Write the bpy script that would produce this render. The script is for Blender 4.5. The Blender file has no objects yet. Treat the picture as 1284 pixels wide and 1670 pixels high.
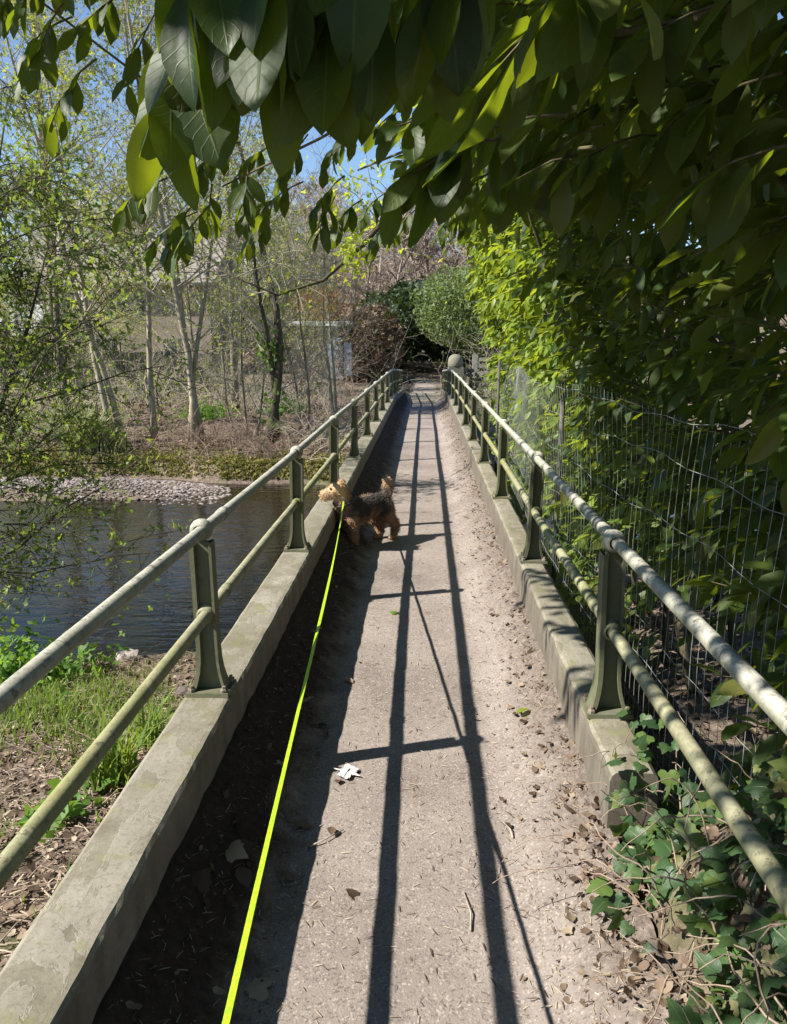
import bpy, bmesh, math, random
import numpy as np
from mathutils import Vector, Matrix, noise as mnoise

R = np.random.default_rng(7)
random.seed(7)
sc = bpy.context.scene
COL = sc.collection

# ------------------------------------------------------------------ camera, sky, sun, exposure
SUNV = np.array([1.03, 0.33, -1.0]); SUNV = SUNV / np.linalg.norm(SUNV)      # the way the light travels
cam = bpy.data.cameras.new('camera'); camo = bpy.data.objects.new('camera', cam); COL.objects.link(camo)
cam.sensor_fit = 'VERTICAL'; cam.sensor_height = 24.0; cam.lens = 24.0 * 1286 / 1670
cam.clip_start = 0.02; cam.clip_end = 2000
camo.location = (0, 0, 1.6)
fwd = Vector((-0.03788, 0.97685, -0.21057))
camo.rotation_euler = fwd.to_track_quat('-Z', 'Y').to_euler()
sc.camera = camo
wd = bpy.data.worlds.new('World'); sc.world = wd; wd.use_nodes = True
wn = wd.node_tree.nodes; wl = wd.node_tree.links
sky = wn.new('ShaderNodeTexSky'); sky.sky_type = 'NISHITA'; sky.sun_disc = False
EL = math.asin(-SUNV[2]); AZ = math.atan2(-SUNV[0], -SUNV[1])               # direction towards the sun
sky.sun_elevation = EL; sky.sun_rotation = AZ
sky.air_density = 1.0; sky.dust_density = 0.0; sky.ozone_density = 4.0
bg = wn['Background']; bg.inputs['Strength'].default_value = 0.075
wl.new(sky.outputs[0], bg.inputs['Color'])
sun = bpy.data.lights.new('sun', 'SUN'); sun.energy = 5.0; sun.angle = math.radians(0.53); sun.color = (1.0, 0.94, 0.86)
suno = bpy.data.objects.new('sun', sun); COL.objects.link(suno)
suno.rotation_euler = Vector(SUNV).to_track_quat('-Z', 'Y').to_euler(); suno.location = (-10, -3, 12)
sc.view_settings.view_transform = 'Standard'; sc.view_settings.look = 'None'
sc.view_settings.exposure = 1.22; sc.view_settings.gamma = 1.0
sc.view_settings.use_curve_mapping = False
sc.render.engine = 'CYCLES'
sc.cycles.max_bounces = 8; sc.cycles.transparent_max_bounces = 8
sc.cycles.diffuse_bounces = 3; sc.cycles.glossy_bounces = 3; sc.cycles.transmission_bounces = 6
sc.cycles.use_denoising = True
sc.cycles.caustics_reflective = False; sc.cycles.caustics_refractive = False
sc.cycles.sample_clamp_indirect = 6

# ------------------------------------------------------------------ small helpers
def nrm(v):
    v = np.asarray(v, float)
    return v / np.maximum(np.linalg.norm(v, axis=-1, keepdims=True), 1e-9)

def frames(d, up):
    """rotation matrices with columns side, d, normal"""
    d = nrm(d); s = nrm(np.cross(d, up)); n = np.cross(s, d)
    return np.stack([s, d, n], axis=-1)

class MB:
    """collects geometry that becomes ONE mesh"""
    def __init__(s): s.v = []; s.f = []; s.n = 0; s.a = []; s.uv = []; s.c = []
    def add(s, V, F, rnd=0.0, uv=None, col=None):
        V = np.asarray(V, float).reshape(-1, 3); F = F if isinstance(F, list) and len(F) and isinstance(F[0], np.ndarray) else [np.asarray(F)]
        s.v.append(V); s.f += [np.asarray(f) + s.n for f in F if len(f)]
        s.a.append(np.broadcast_to(np.asarray(rnd, float), (len(V),)))
        s.uv.append(np.zeros((len(V), 2)) if uv is None else np.asarray(uv, float))
        s.c.append(np.zeros((len(V), 3)) if col is None else np.broadcast_to(np.asarray(col, float), (len(V), 3)))
        s.n += len(V)
    def scatter(s, tmpl, M, T, S, rnd=None):
        V, F, UV = tmpl; n = len(T)
        if n == 0: return
        S = np.asarray(S, float)
        if S.ndim == 1: S = np.repeat(S[:, None], 3, 1)
        W = np.einsum('nij,nvj->nvi', M, V[None] * S[:, None, :]) + np.asarray(T)[:, None, :]
        nv = len(V); off = (np.arange(n) * nv)[:, None, None]
        FF = [(f[None] + off).reshape(-1, f.shape[1]) for f in F]
        if rnd is None: rnd = R.random(n)
        s.add(W.reshape(-1, 3), FF, np.repeat(rnd, nv), np.tile(UV, (n, 1)))
    def tube(s, P, rad, k=6, cap=True, rnd=0.0):
        P = np.asarray(P, float); m = len(P); rad = np.broadcast_to(np.asarray(rad, float), (m,))
        T = np.gradient(P, axis=0); T = nrm(T)
        ref = np.array([0, 0, 1.0]) if abs(T[:, 2]).mean() < 0.8 else np.array([1.0, 0, 0])
        A = nrm(np.cross(T, ref)); B = np.cross(T, A)
        ang = np.arange(k) * 2 * math.pi / k
        ring = P[:, None] + rad[:, None, None] * (A[:, None] * np.cos(ang)[None, :, None] + B[:, None] * np.sin(ang)[None, :, None])
        i = np.arange(m - 1)[:, None] * k; j = np.arange(k)[None]; j2 = (j + 1) % k
        q = np.stack([i + j, i + k + j, i + k + j2, i + j2], -1).reshape(-1, 4)
        uv = np.stack([np.broadcast_to(np.arange(k) / k, (m, k)), np.broadcast_to(np.linspace(0, 1, m)[:, None], (m, k))], -1).reshape(-1, 2)
        F = [q]
        if cap and k >= 3: F += [np.array([list(range(k))]), np.array([[(m - 1) * k + x for x in range(k)][::-1]])]
        s.add(ring.reshape(-1, 3), F, rnd, uv)
    def box(s, c, h, rz=0, rnd=0.0, taper=1.0):
        c = np.array(c); h = np.array(h)
        V = np.array([[x, y, z] for z in (-1, 1) for y in (-1, 1) for x in (-1, 1)], float)
        V[4:, :2] *= taper
        V = V * h
        if rz: V = V @ np.array([[math.cos(rz), math.sin(rz), 0], [-math.sin(rz), math.cos(rz), 0], [0, 0, 1]])
        s.add(V + c, np.array([[0, 2, 3, 1], [4, 5, 7, 6], [0, 1, 5, 4], [2, 6, 7, 3], [0, 4, 6, 2], [1, 3, 7, 5]]), rnd)
    def lathe(s, prof, c, k=10, axis='z'):
        ang = np.arange(k) * 2 * math.pi / k
        prof = np.asarray(prof, float); m = len(prof)
        V = np.stack([prof[:, 0, None] * np.cos(ang), prof[:, 0, None] * np.sin(ang), np.broadcast_to(prof[:, 1, None], (m, k))], -1)
        if axis == 'y': V = V[..., [0, 2, 1]]
        i = np.arange(m - 1)[:, None] * k; j = np.arange(k)[None]; j2 = (j + 1) % k
        q = np.stack([i + j, i + j2, i + k + j2, i + k + j], -1).reshape(-1, 4)
        s.add(V.reshape(-1, 3) + np.array(c), [q])
    def mesh(s, name, org=(0, 0, 0), smooth=True):
        V = np.concatenate(s.v) - np.array(org); me = bpy.data.meshes.new(name)
        tot = [np.full(len(f), f.shape[1]) for f in s.f]; tot = np.concatenate(tot)
        idx = np.concatenate([f.ravel() for f in s.f]).astype(np.int32)
        me.vertices.add(len(V)); me.vertices.foreach_set('co', V.astype(np.float32).ravel())
        me.loops.add(len(idx)); me.loops.foreach_set('vertex_index', idx)
        me.polygons.add(len(tot)); st = np.concatenate([[0], np.cumsum(tot)[:-1]]).astype(np.int32)
        me.polygons.foreach_set('loop_start', st)
        try: me.polygons.foreach_set('loop_total', tot.astype(np.int32))
        except Exception: pass
        me.polygons.foreach_set('use_smooth', np.full(len(tot), smooth))
        at = me.attributes.new('rnd', 'FLOAT', 'POINT'); at.data.foreach_set('value', np.concatenate(s.a).astype(np.float32))
        C = np.concatenate(s.c)
        if C.any():
            ac = me.attributes.new('tint', 'FLOAT_VECTOR', 'POINT'); ac.data.foreach_set('vector', C.astype(np.float32).ravel())
        UV = np.concatenate(s.uv)
        if UV.any():
            ul = me.uv_layers.new(name='uv'); ul.data.foreach_set('uv', UV[idx].astype(np.float32).ravel())
        me.update(calc_edges=True); me.validate()
        return me

def link(name, me, mat=None, parent=None, loc=None):
    o = bpy.data.objects.new(name, me); COL.objects.link(o)
    if mat is not None and me is not None and not me.materials: me.materials.append(mat)
    if parent is not None: o.parent = parent
    if loc is not None: o.location = loc
    return o
def tag(o, label, cat, group=None, kind=None):
    o['label'] = label; o['category'] = cat
    if group: o['group'] = group
    if kind: o['kind'] = kind
    return o
def thing(name, loc, label, cat, group=None):
    o = link(name, None, loc=loc); o.empty_display_size = 0.1; o['base'] = [float(x) for x in loc]
    return tag(o, label, cat, group)
def part(name, mb, mat, parent, smooth=True, kind=None):
    p = parent
    while p.parent is not None: p = p.parent
    o = link(name, mb.mesh(name, p.get('base', (0, 0, 0)), smooth), mat, parent)
    if kind: o['kind'] = kind
    return o
def struct(name, mb, mat, smooth=True):
    o = link(name, mb.mesh(name, smooth=smooth), mat); o['kind'] = 'structure'; return o
def stuff(name, mb, mat, label, cat, smooth=True):
    return tag(link(name, mb.mesh(name, smooth=smooth), mat), label, cat, kind='stuff')

def fbm(x, y, s=1.0, o=4, seed=0.0):
    """cheap value noise on numpy arrays"""
    x = np.asarray(x, float) * s + seed * 17.3; y = np.asarray(y, float) * s + seed * 9.1
    out = 0; a = 0.5
    def h(i, j): 
        q = np.sin(i * 127.1 + j * 311.7) * 43758.5453
        return q - np.floor(q)
    for _ in range(o):
        i = np.floor(x); j = np.floor(y); u = x - i; v = y - j; u = u * u * (3 - 2 * u); v = v * v * (3 - 2 * v)
        out = out + a * ((h(i, j) * (1 - u) + h(i + 1, j) * u) * (1 - v) + (h(i, j + 1) * (1 - u) + h(i + 1, j + 1) * u) * v)
        x = x * 2.03 + 5.1; y = y * 2.03 + 1.7; a *= 0.5
    return out

# ------------------------------------------------------------------ materials
class NT:
    def __init__(s, name):
        s.m = bpy.data.materials.new(name); s.m.use_nodes = True; s.t = s.m.node_tree
        s.n = s.t.nodes; s.l = s.t.links; s.p = s.n['Principled BSDF']; s.out = s.n['Material Output']
    def new(s, t, **k):
        n = s.n.new(t)
        for a, b in k.items(): setattr(n, a, b)
        return n
    def set(s, sock, val):
        if isinstance(val, bpy.types.NodeSocket): s.l.new(val, sock)
        else: sock.default_value = val
    def noise(s, scale, detail=4, rough=0.55, vec=None, dist=0.0):
        n = s.new('ShaderNodeTexNoise'); n.inputs['Scale'].default_value = scale; n.inputs['Detail'].default_value = detail
        n.inputs['Roughness'].default_value = rough; n.inputs['Distortion'].default_value = dist
        if vec is not None: s.l.new(vec, n.inputs['Vector'])
        return n.outputs['Fac']
    def vor(s, scale, vec=None, feat='F1', out='Distance'):
        n = s.new('ShaderNodeTexVoronoi'); n.feature = feat; n.inputs['Scale'].default_value = scale
        if vec is not None: s.l.new(vec, n.inputs['Vector'])
        return n.outputs[out]
    def ramp(s, fac, stops, interp='LINEAR'):
        n = s.new('ShaderNodeValToRGB'); cr = n.color_ramp; cr.interpolation = interp
        while len(cr.elements) < len(stops): cr.elements.new(0.5)
        for e, (p, c) in zip(cr.elements, stops):
            e.position = p; e.color = (c, c, c, 1) if not hasattr(c, '__len__') else (*c[:3], 1)
        s.l.new(fac, n.inputs[0]); return n.outputs[0]
    def mix(s, fac, a, b, mode='MIX'):
        n = s.new('ShaderNodeMix', data_type='RGBA', blend_type=mode)
        s.set(n.inputs[0], fac); s.set(n.inputs[6], a if isinstance(a, bpy.types.NodeSocket) else (*a, 1)); s.set(n.inputs[7], b if isinstance(b, bpy.types.NodeSocket) else (*b, 1))
        return n.outputs[2]
    def math(s, op, a, b=0.0):
        n = s.new('ShaderNodeMath', operation=op); s.set(n.inputs[0], a); s.set(n.inputs[1], b); return n.outputs[0]
    def attr(s, name, out='Fac'):
        n = s.new('ShaderNodeAttribute'); n.attribute_name = name; return n.outputs[out]
    def pos(s): return s.new('ShaderNodeNewGeometry').outputs['Position']
    def nz(s):
        x = s.new('ShaderNodeSeparateXYZ'); s.l.new(s.new('ShaderNodeNewGeometry').outputs['Normal'], x.inputs[0]); return x.outputs[2]
    def scaled(s, v):
        n = s.new('ShaderNodeMapping'); n.inputs['Scale'].default_value = v; s.l.new(s.pos(), n.inputs['Vector']); return n.outputs[0]
    def bump(s, h, strength=0.4, dist=0.01):
        n = s.new('ShaderNodeBump'); n.inputs['Strength'].default_value = strength; n.inputs['Distance'].default_value = dist
        s.l.new(h, n.inputs['Height']); s.l.new(n.outputs[0], s.p.inputs['Normal']); return n.outputs[0]
    def base(s, col, rough=0.8, spec=0.3):
        s.set(s.p.inputs['Base Color'], col if isinstance(col, bpy.types.NodeSocket) else (*col, 1))
        s.set(s.p.inputs['Roughness'], rough); s.p.inputs['Specular IOR Level'].default_value = spec
        return s.m
    def rnd(s):
        oi = s.new('ShaderNodeObjectInfo')
        return s.math('FRACT', s.math('ADD', s.attr('rnd'), oi.outputs['Random']))

def leaf_mat(name, stops, under=None, transl=(0.25, 0.42, 0.04), tf=0.35, rough=0.4, spec=0.5, veins=False):
    n = NT(name); c = n.ramp(n.rnd(), stops)
    if veins:
        uv = n.new('ShaderNodeUVMap'); uv.uv_map = 'uv'; x = n.new('ShaderNodeSeparateXYZ'); n.l.new(uv.outputs[0], x.inputs[0])
        au = n.math('ABSOLUTE', n.math('SUBTRACT', x.outputs[0], 0.5))
        mid = n.ramp(au, [(0.0, 1.0), (0.035, 0.0)])
        w = n.math('SINE', n.math('MULTIPLY', n.math('SUBTRACT', x.outputs[1], n.math('MULTIPLY', au, 0.35)), 62.0))
        sv = n.math('MULTIPLY', n.ramp(w, [(0.86, 0.0), (1.0, 1.0)]), 0.35)
        vein = n.math('MAXIMUM', mid, sv)
        c = n.mix(n.math('MULTIPLY', vein, 0.30), c, (0.16, 0.20, 0.07))
        blot = n.noise(14, 3, vec=n.pos())
        c = n.mix(n.math('MULTIPLY', n.ramp(blot, [(0.5, 0), (0.75, 1)]), 0.25), c, (0.10, 0.12, 0.03))
        n.bump(n.math('ADD', vein, n.math('MULTIPLY', n.noise(70, 2, vec=n.pos()), 0.6)), 0.25, 0.004)
    if under is not None:
        g = n.new('ShaderNodeNewGeometry'); c = n.mix(n.math('MULTIPLY', g.outputs['Backfacing'], 0.8), c, under)
    n.base(c, rough, spec)
    tr = n.new('ShaderNodeBsdfTranslucent')
    tcol = n.mix(n.rnd(), transl, tuple(min(1, t * q) for t, q in zip(transl, (1.35, 1.15, 0.9))))
    n.l.new(tcol, tr.inputs['Color'])
    mx = n.new('ShaderNodeMixShader'); mx.inputs[0].default_value = tf
    n.l.new(n.p.outputs[0], mx.inputs[1]); n.l.new(tr.outputs[0], mx.inputs[2]); n.l.new(mx.outputs[0], n.out.inputs['Surface'])
    return n.m

def bark_mat(name, a, b, scale=18, moss=0.0):
    n = NT(name); v = n.scaled((1, 1, 0.25)); f = n.noise(scale, 5, 0.65, v)
    c = n.ramp(f, [(0.3, a), (0.7, b)])
    if moss: c = n.mix(n.math('MULTIPLY', n.ramp(n.noise(3, 4, vec=n.pos()), [(0.5, 0), (0.62, 1)]), moss), c, (0.10, 0.13, 0.025))
    n.bump(f, 0.6, 0.01); return n.base(c, 0.9, 0.15)

M = {}
M['laurel'] = leaf_mat('laurel_leaf', [(0, (0.013, 0.032, 0.006)), (0.5, (0.022, 0.050, 0.008)), (0.9, (0.042, 0.068, 0.012)), (1, (0.09, 0.09, 0.022))], (0.045, 0.060, 0.013), (0.32, 0.45, 0.02), 0.25, 0.50, 0.30, True)
M['young_lit_laurel'] = leaf_mat('young_lit_laurel_leaf', [(0, (0.06, 0.11, 0.015)), (0.5, (0.12, 0.19, 0.025)), (1, (0.19, 0.25, 0.04))], None, (0.45, 0.58, 0.04), 0.38, 0.42, 0.34, True)  # pale outer growth, its colour also brightened to stand for sunlight
M['ivy'] = leaf_mat('ivy_leaf', [(0, (0.018, 0.045, 0.018)), (0.6, (0.04, 0.085, 0.03)), (0.9, (0.09, 0.15, 0.035)), (1, (0.13, 0.12, 0.04))], (0.08, 0.11, 0.05), (0.16, 0.28, 0.03), 0.22, 0.48, 0.35, True)
M['spring'] = leaf_mat('spring_leaf', [(0, (0.11, 0.17, 0.03)), (1, (0.24, 0.30, 0.05))], None, (0.42, 0.50, 0.07), 0.45, 0.6, 0.25)
M['lime'] = leaf_mat('lime_leaf', [(0, (0.17, 0.24, 0.03)), (1, (0.30, 0.36, 0.05))], None, (0.50, 0.62, 0.05), 0.5, 0.6, 0.25)
M['haw'] = leaf_mat('hawthorn_leaf', [(0, (0.05, 0.09, 0.02)), (0.6, (0.09, 0.14, 0.03)), (1, (0.16, 0.20, 0.04))], None, (0.30, 0.42, 0.06), 0.4, 0.5, 0.3)
M['yew'] = leaf_mat('yew_leaf', [(0, (0.09, 0.12, 0.055)), (1, (0.20, 0.24, 0.11))], None, (0.20, 0.34, 0.05), 0.3, 0.6, 0.25)
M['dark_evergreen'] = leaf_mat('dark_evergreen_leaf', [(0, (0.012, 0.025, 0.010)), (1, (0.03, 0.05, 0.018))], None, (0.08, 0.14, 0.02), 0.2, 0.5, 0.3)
M['brown_leaf'] = leaf_mat('dry_leaf', [(0, (0.05, 0.035, 0.024)), (0.4, (0.12, 0.085, 0.06)), (0.8, (0.21, 0.155, 0.11)), (1, (0.33, 0.27, 0.19))], None, (0.22, 0.12, 0.05), 0.15, 0.8, 0.15)
M['copper'] = leaf_mat('copper_leaf', [(0, (0.16, 0.07, 0.02)), (1, (0.30, 0.16, 0.04))], None, (0.40, 0.20, 0.04), 0.4, 0.8, 0.15)
M['grass'] = leaf_mat('grass_blade', [(0, (0.07, 0.13, 0.02)), (0.7, (0.14, 0.22, 0.04)), (1, (0.26, 0.26, 0.10))], None, (0.28, 0.42, 0.06), 0.35, 0.6, 0.25)
M['sedge'] = leaf_mat('sedge_blade', [(0, (0.12, 0.16, 0.06)), (0.6, (0.24, 0.27, 0.12)), (1, (0.36, 0.33, 0.20))], None, (0.30, 0.36, 0.12), 0.3, 0.6, 0.25)
M['herb'] = leaf_mat('herb_leaf', [(0, (0.05, 0.12, 0.02)), (1, (0.13, 0.24, 0.04))], None, (0.25, 0.45, 0.05), 0.4, 0.55, 0.3)
M['moss'] = leaf_mat('moss', [(0, (0.07, 0.07, 0.018)), (0.3, (0.12, 0.12, 0.03)), (0.6, (0.20, 0.19, 0.04)), (0.8, (0.30, 0.26, 0.10)), (1, (0.20, 0.14, 0.08))], None, (0.2, 0.25, 0.04), 0.2, 0.9, 0.1)
M['bark'] = bark_mat('grey_bark', (0.10, 0.085, 0.06), (0.30, 0.26, 0.19), 20, 0.25)
M['pale_bark'] = bark_mat('pale_bark', (0.20, 0.17, 0.12), (0.46, 0.40, 0.29), 22, 0.2)
M['dark_bark'] = bark_mat('dark_bark', (0.035, 0.028, 0.02), (0.10, 0.08, 0.06), 16, 0.4)
M['laurel_bark'] = bark_mat('laurel_bark', (0.05, 0.04, 0.025), (0.16, 0.13, 0.08), 24, 0.35)
M['twig'] = bark_mat('twig_bark', (0.26, 0.22, 0.16), (0.52, 0.46, 0.37), 30)
M['brown_twig'] = bark_mat('brown_twig_bark', (0.14, 0.10, 0.075), (0.34, 0.26, 0.20), 30)
M['far_twig'] = bark_mat('far_twig_bark', (0.20, 0.155, 0.125), (0.40, 0.33, 0.27), 3)

def m_deck():
    n = NT('worn_asphalt'); p = n.pos()
    big = n.noise(1.6, 4, 0.6, p); c = n.ramp(big, [(0.3, (0.20, 0.174, 0.154)), (0.5, (0.275, 0.242, 0.217)), (0.72, (0.335, 0.297, 0.268))])
    v = n.vor(170, p, out='Color'); x = n.new('ShaderNodeSeparateXYZ'); n.l.new(v, x.inputs[0])
    c = n.mix(n.math('MULTIPLY', n.ramp(x.outputs[0], [(0.0, 1), (0.25, 0.0)]), 0.55), c, (0.07, 0.058, 0.05))
    c = n.mix(n.math('MULTIPLY', n.ramp(x.outputs[1], [(0.86, 0), (0.95, 1)]), 0.6), c, (0.46, 0.42, 0.37))
    mott = n.noise(24, 5, 0.7, p); c = n.mix(0.35, c, n.ramp(mott, [(0.3, (0.10, 0.08, 0.068)), (0.7, (0.34, 0.30, 0.265))]), 'OVERLAY')
    # dirt towards the kerbs, with a ragged edge of its own
    xx = n.new('ShaderNodeSeparateXYZ'); n.l.new(p, xx.inputs[0])
    r = n.math('ADD', xx.outputs[0], n.math('MULTIPLY', n.math('SUBTRACT', n.noise(4.0, 5, 0.7, p), 0.5), 0.40))
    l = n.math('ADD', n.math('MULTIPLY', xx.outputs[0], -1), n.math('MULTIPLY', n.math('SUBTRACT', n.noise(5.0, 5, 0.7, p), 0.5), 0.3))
    d = n.math('MAXIMUM', n.ramp(r, [(0.34, 0), (0.54, 1)]), n.ramp(l, [(0.42, 0), (0.54, 1)]))
    dirt = n.ramp(n.noise(38, 6, 0.75, p), [(0.3, (0.065, 0.052, 0.042)), (0.55, (0.165, 0.135, 0.112)), (0.75, (0.30, 0.255, 0.215))])
    c = n.mix(d, c, dirt)
    kerb_shade = n.ramp(n.noise(30, 6, 0.75, p), [(0.3, (0.014, 0.011, 0.009)), (0.6, (0.045, 0.034, 0.027)), (0.8, (0.11, 0.085, 0.07))])  # deep shade beside the left kerb, painted in as a near-black ground
    c = n.mix(n.ramp(l, [(0.38, 0), (0.52, 1)]), c, kerb_shade)
    h = n.math('ADD', n.noise(130, 3, 0.7, p), n.math('MULTIPLY', n.math('MULTIPLY', n.noise(38, 5, 0.75, p), d), 5.0))
    n.bump(h, 0.55, 0.006); return n.base(c, 0.93, 0.15)
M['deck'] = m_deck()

def m_concrete():
    n = NT('weathered_concrete'); p = n.pos()
    c = n.ramp(n.noise(5, 6, 0.7, p), [(0.28, (0.105, 0.095, 0.066)), (0.48, (0.185, 0.168, 0.125)), (0.7, (0.27, 0.25, 0.20))])
    flake = n.ramp(n.noise(7.5, 7, 0.62, n.scaled((1, 0.5, 1)), 0.8), [(0.50, 0), (0.515, 1)])
    c = n.mix(n.math('MULTIPLY', flake, 0.4), c, (0.31, 0.29, 0.24))
    pit = n.ramp(n.noise(90, 5, 0.75, p), [(0.38, 1), (0.5, 0)])
    c = n.mix(n.math('MULTIPLY', pit, 0.45), c, (0.09, 0.08, 0.055))
    edge = n.ramp(n.math('ABSOLUTE', n.math('SUBTRACT', n.noise(7.5, 7, 0.62, n.scaled((1, 0.5, 1)), 0.8), 0.508)), [(0.0, 1), (0.007, 0)])
    c = n.mix(n.math('MULTIPLY', edge, 0.35), c, (0.42, 0.40, 0.35))
    lich = n.ramp(n.noise(11, 5, 0.6, p), [(0.56, 0), (0.66, 1)])
    c = n.mix(n.math('MULTIPLY', lich, 0.5), c, (0.17, 0.18, 0.06))
    stain = n.ramp(n.noise(1.7, 5, 0.7, p), [(0.4, 1), (0.62, 0)])
    c = n.mix(n.math('MULTIPLY', stain, 0.42), c, (0.115, 0.105, 0.062))
    # side faces are darker and browner
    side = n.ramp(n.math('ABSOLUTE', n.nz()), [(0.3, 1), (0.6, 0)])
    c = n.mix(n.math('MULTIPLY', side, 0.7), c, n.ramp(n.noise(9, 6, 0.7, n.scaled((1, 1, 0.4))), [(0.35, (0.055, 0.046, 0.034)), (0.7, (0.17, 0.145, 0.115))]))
    h = n.math('ADD', n.noise(60, 5, 0.7, p), n.math('MULTIPLY', flake, 0.8))
    n.bump(h, 0.4, 0.004); return n.base(c, 0.88, 0.25)
M['concrete'] = m_concrete()

def m_rail(name, moss, pale):
    n = NT(name); p = n.pos()
    c = n.ramp(n.noise(9, 6, 0.7, p), [(0.3, tuple(x * 0.5 for x in pale)), (0.5, tuple(x * 0.85 for x in pale)), (0.68, pale)])
    spk = n.ramp(n.noise(75, 4, 0.7, p), [(0.52, 0), (0.62, 1)])
    c = n.mix(n.math('MULTIPLY', spk, 0.5), c, (0.12, 0.115, 0.07))
    big = n.ramp(n.noise(2.2, 5, 0.6, n.scaled((1, 0.5, 1))), [(0.42, 0), (0.62, 1)])
    c = n.mix(n.math('MULTIPLY', big, moss), c, (0.19, 0.195, 0.045))
    chip = n.ramp(n.noise(26, 6, 0.72, p), [(0.60, 0), (0.635, 1)])
    c = n.mix(n.math('MULTIPLY', chip, 0.75), c, (0.075, 0.068, 0.05))
    wht = n.ramp(n.noise(17, 6, 0.7, n.scaled((1.3, 0.8, 1.3))), [(0.58, 0), (0.66, 1)])
    c = n.mix(n.math('MULTIPLY', wht, 0.4), c, tuple(min(0.6, q * 1.35) for q in pale))
    # algae sits on the undersides
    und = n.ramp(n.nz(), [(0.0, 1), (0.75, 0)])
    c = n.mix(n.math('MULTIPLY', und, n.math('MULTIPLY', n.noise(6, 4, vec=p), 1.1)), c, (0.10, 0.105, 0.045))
    n.bump(n.noise(55, 5, 0.7, p), 0.35, 0.003); return n.base(c, 0.72, 0.3)
M['rail'] = m_rail('weathered_cream_paint', 0.15, (0.43, 0.42, 0.36))
M['rail_green'] = m_rail('algae_covered_paint', 0.62, (0.31, 0.30, 0.19))
M['post'] = m_rail('dull_green_grey_paint', 0.2, (0.125, 0.125, 0.098))
M['rust'] = bark_mat('rusty_bolt', (0.10, 0.075, 0.05), (0.26, 0.22, 0.17), 60)

def m_ground():
    n = NT('bank_soil'); p = n.pos()
    c = n.ramp(n.noise(14, 6, 0.75, p), [(0.28, (0.06, 0.045, 0.032)), (0.5, (0.15, 0.115, 0.088)), (0.72, (0.28, 0.225, 0.18))])
    g = n.ramp(n.noise(0.9, 5, 0.65, p), [(0.50, 0), (0.60, 1)])
    c = n.mix(n.math('MULTIPLY', g, 0.55), c, n.ramp(n.noise(20, 4, vec=p), [(0.3, (0.05, 0.075, 0.02)), (0.7, (0.13, 0.16, 0.045))]))
    lt = n.ramp(n.vor(42, n.scaled((1, 1, 1)), out='Distance'), [(0.0, 1), (0.35, 0)])
    c = n.mix(n.math('MULTIPLY', lt, n.ramp(n.noise(3, 4, vec=p), [(0.45, 0), (0.6, 0.55)])), c, (0.30, 0.22, 0.16))
    n.bump(n.math('ADD', n.noise(30, 6, 0.75, p), lt), 0.8, 0.02); return n.base(c, 0.95, 0.12)
M['ground'] = m_ground()

def m_water():
    n = NT('river_water'); p = n.pos()
    c = n.ramp(n.noise(0.6, 4, 0.6, p), [(0.35, (0.003, 0.003, 0.003)), (0.65, (0.012, 0.008, 0.004))])
    w1 = n.noise(2.6, 3, 0.5, n.scaled((0.55, 1.5, 1)), 0.6); w2 = n.noise(9, 3, 0.5, n.scaled((0.6, 1.5, 1)), 0.4)
    n.bump(n.math('ADD', n.math('MULTIPLY', w1, 1.0), n.math('MULTIPLY', w2, 0.28)), 0.6, 0.03)
    n.p.inputs['IOR'].default_value = 1.40
    return n.base(c, 0.02, 0.8)
M['water'] = m_water()

def plain(name, a, b, scale=10, rough=0.8, spec=0.25, bs=0.3):
    n = NT(name); f = n.noise(scale, 5, 0.65, n.pos()); n.bump(f, bs, 0.005)
    return n.base(n.ramp(f, [(0.3, a), (0.7, b)]), rough, spec)
def stone_mat(name, stops):
    n = NT(name); c = n.ramp(n.rnd(), stops); f = n.noise(22, 5, 0.7, n.pos())
    c = n.mix(0.5, c, n.ramp(f, [(0.3, (0.3, 0.3, 0.3)), (0.7, (0.7, 0.7, 0.7))]), 'OVERLAY'); n.bump(f, 0.5, 0.01); return n.base(c, 0.9, 0.2)
M['pebble'] = stone_mat('river_pebble', [(0, (0.09, 0.075, 0.066)), (0.5, (0.20, 0.168, 0.152)), (1, (0.33, 0.285, 0.26))])
M['stone'] = stone_mat('pillar_stone', [(0, (0.11, 0.105, 0.075)), (1, (0.20, 0.19, 0.145))])
M['old_timber'] = plain('old_timber', (0.17, 0.16, 0.13), (0.34, 0.32, 0.27), 12)
M['fence_timber'] = plain('fence_timber', (0.05, 0.048, 0.042), (0.12, 0.11, 0.095), 8)
M['brick'] = plain('pale_render', (0.21, 0.175, 0.135), (0.30, 0.255, 0.20), 4)
M['brick_red'] = plain('brown_brick', (0.17, 0.11, 0.075), (0.27, 0.18, 0.13), 5)
def m_roof(name, a, b, rows):
    n = NT(name); f = n.noise(3, 5, 0.7, n.pos()); c = n.ramp(f, [(0.3, a), (0.7, b)])
    x = n.new('ShaderNodeSeparateXYZ'); n.l.new(n.pos(), x.inputs[0])
    s = n.math('FRACT', n.math('MULTIPLY', x.outputs[2], rows)); c = n.mix(n.ramp(s, [(0.0, 0.55), (0.25, 0)]), c, tuple(q * 0.45 for q in a))
    n.bump(s, 0.6, 0.05); return n.base(c, 0.85, 0.2)
M['roof'] = m_roof('brown_grey_tiles', (0.19, 0.165, 0.15), (0.29, 0.26, 0.24), 4.0)
M['slate'] = m_roof('grey_slate', (0.26, 0.26, 0.27), (0.36, 0.36, 0.37), 5.0)
M['white'] = plain('white_paint', (0.62, 0.62, 0.60), (0.78, 0.78, 0.76), 3, 0.6)
M['bluegrey'] = plain('blue_grey_paint', (0.26, 0.31, 0.38), (0.36, 0.41, 0.48), 4, 0.6)
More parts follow.
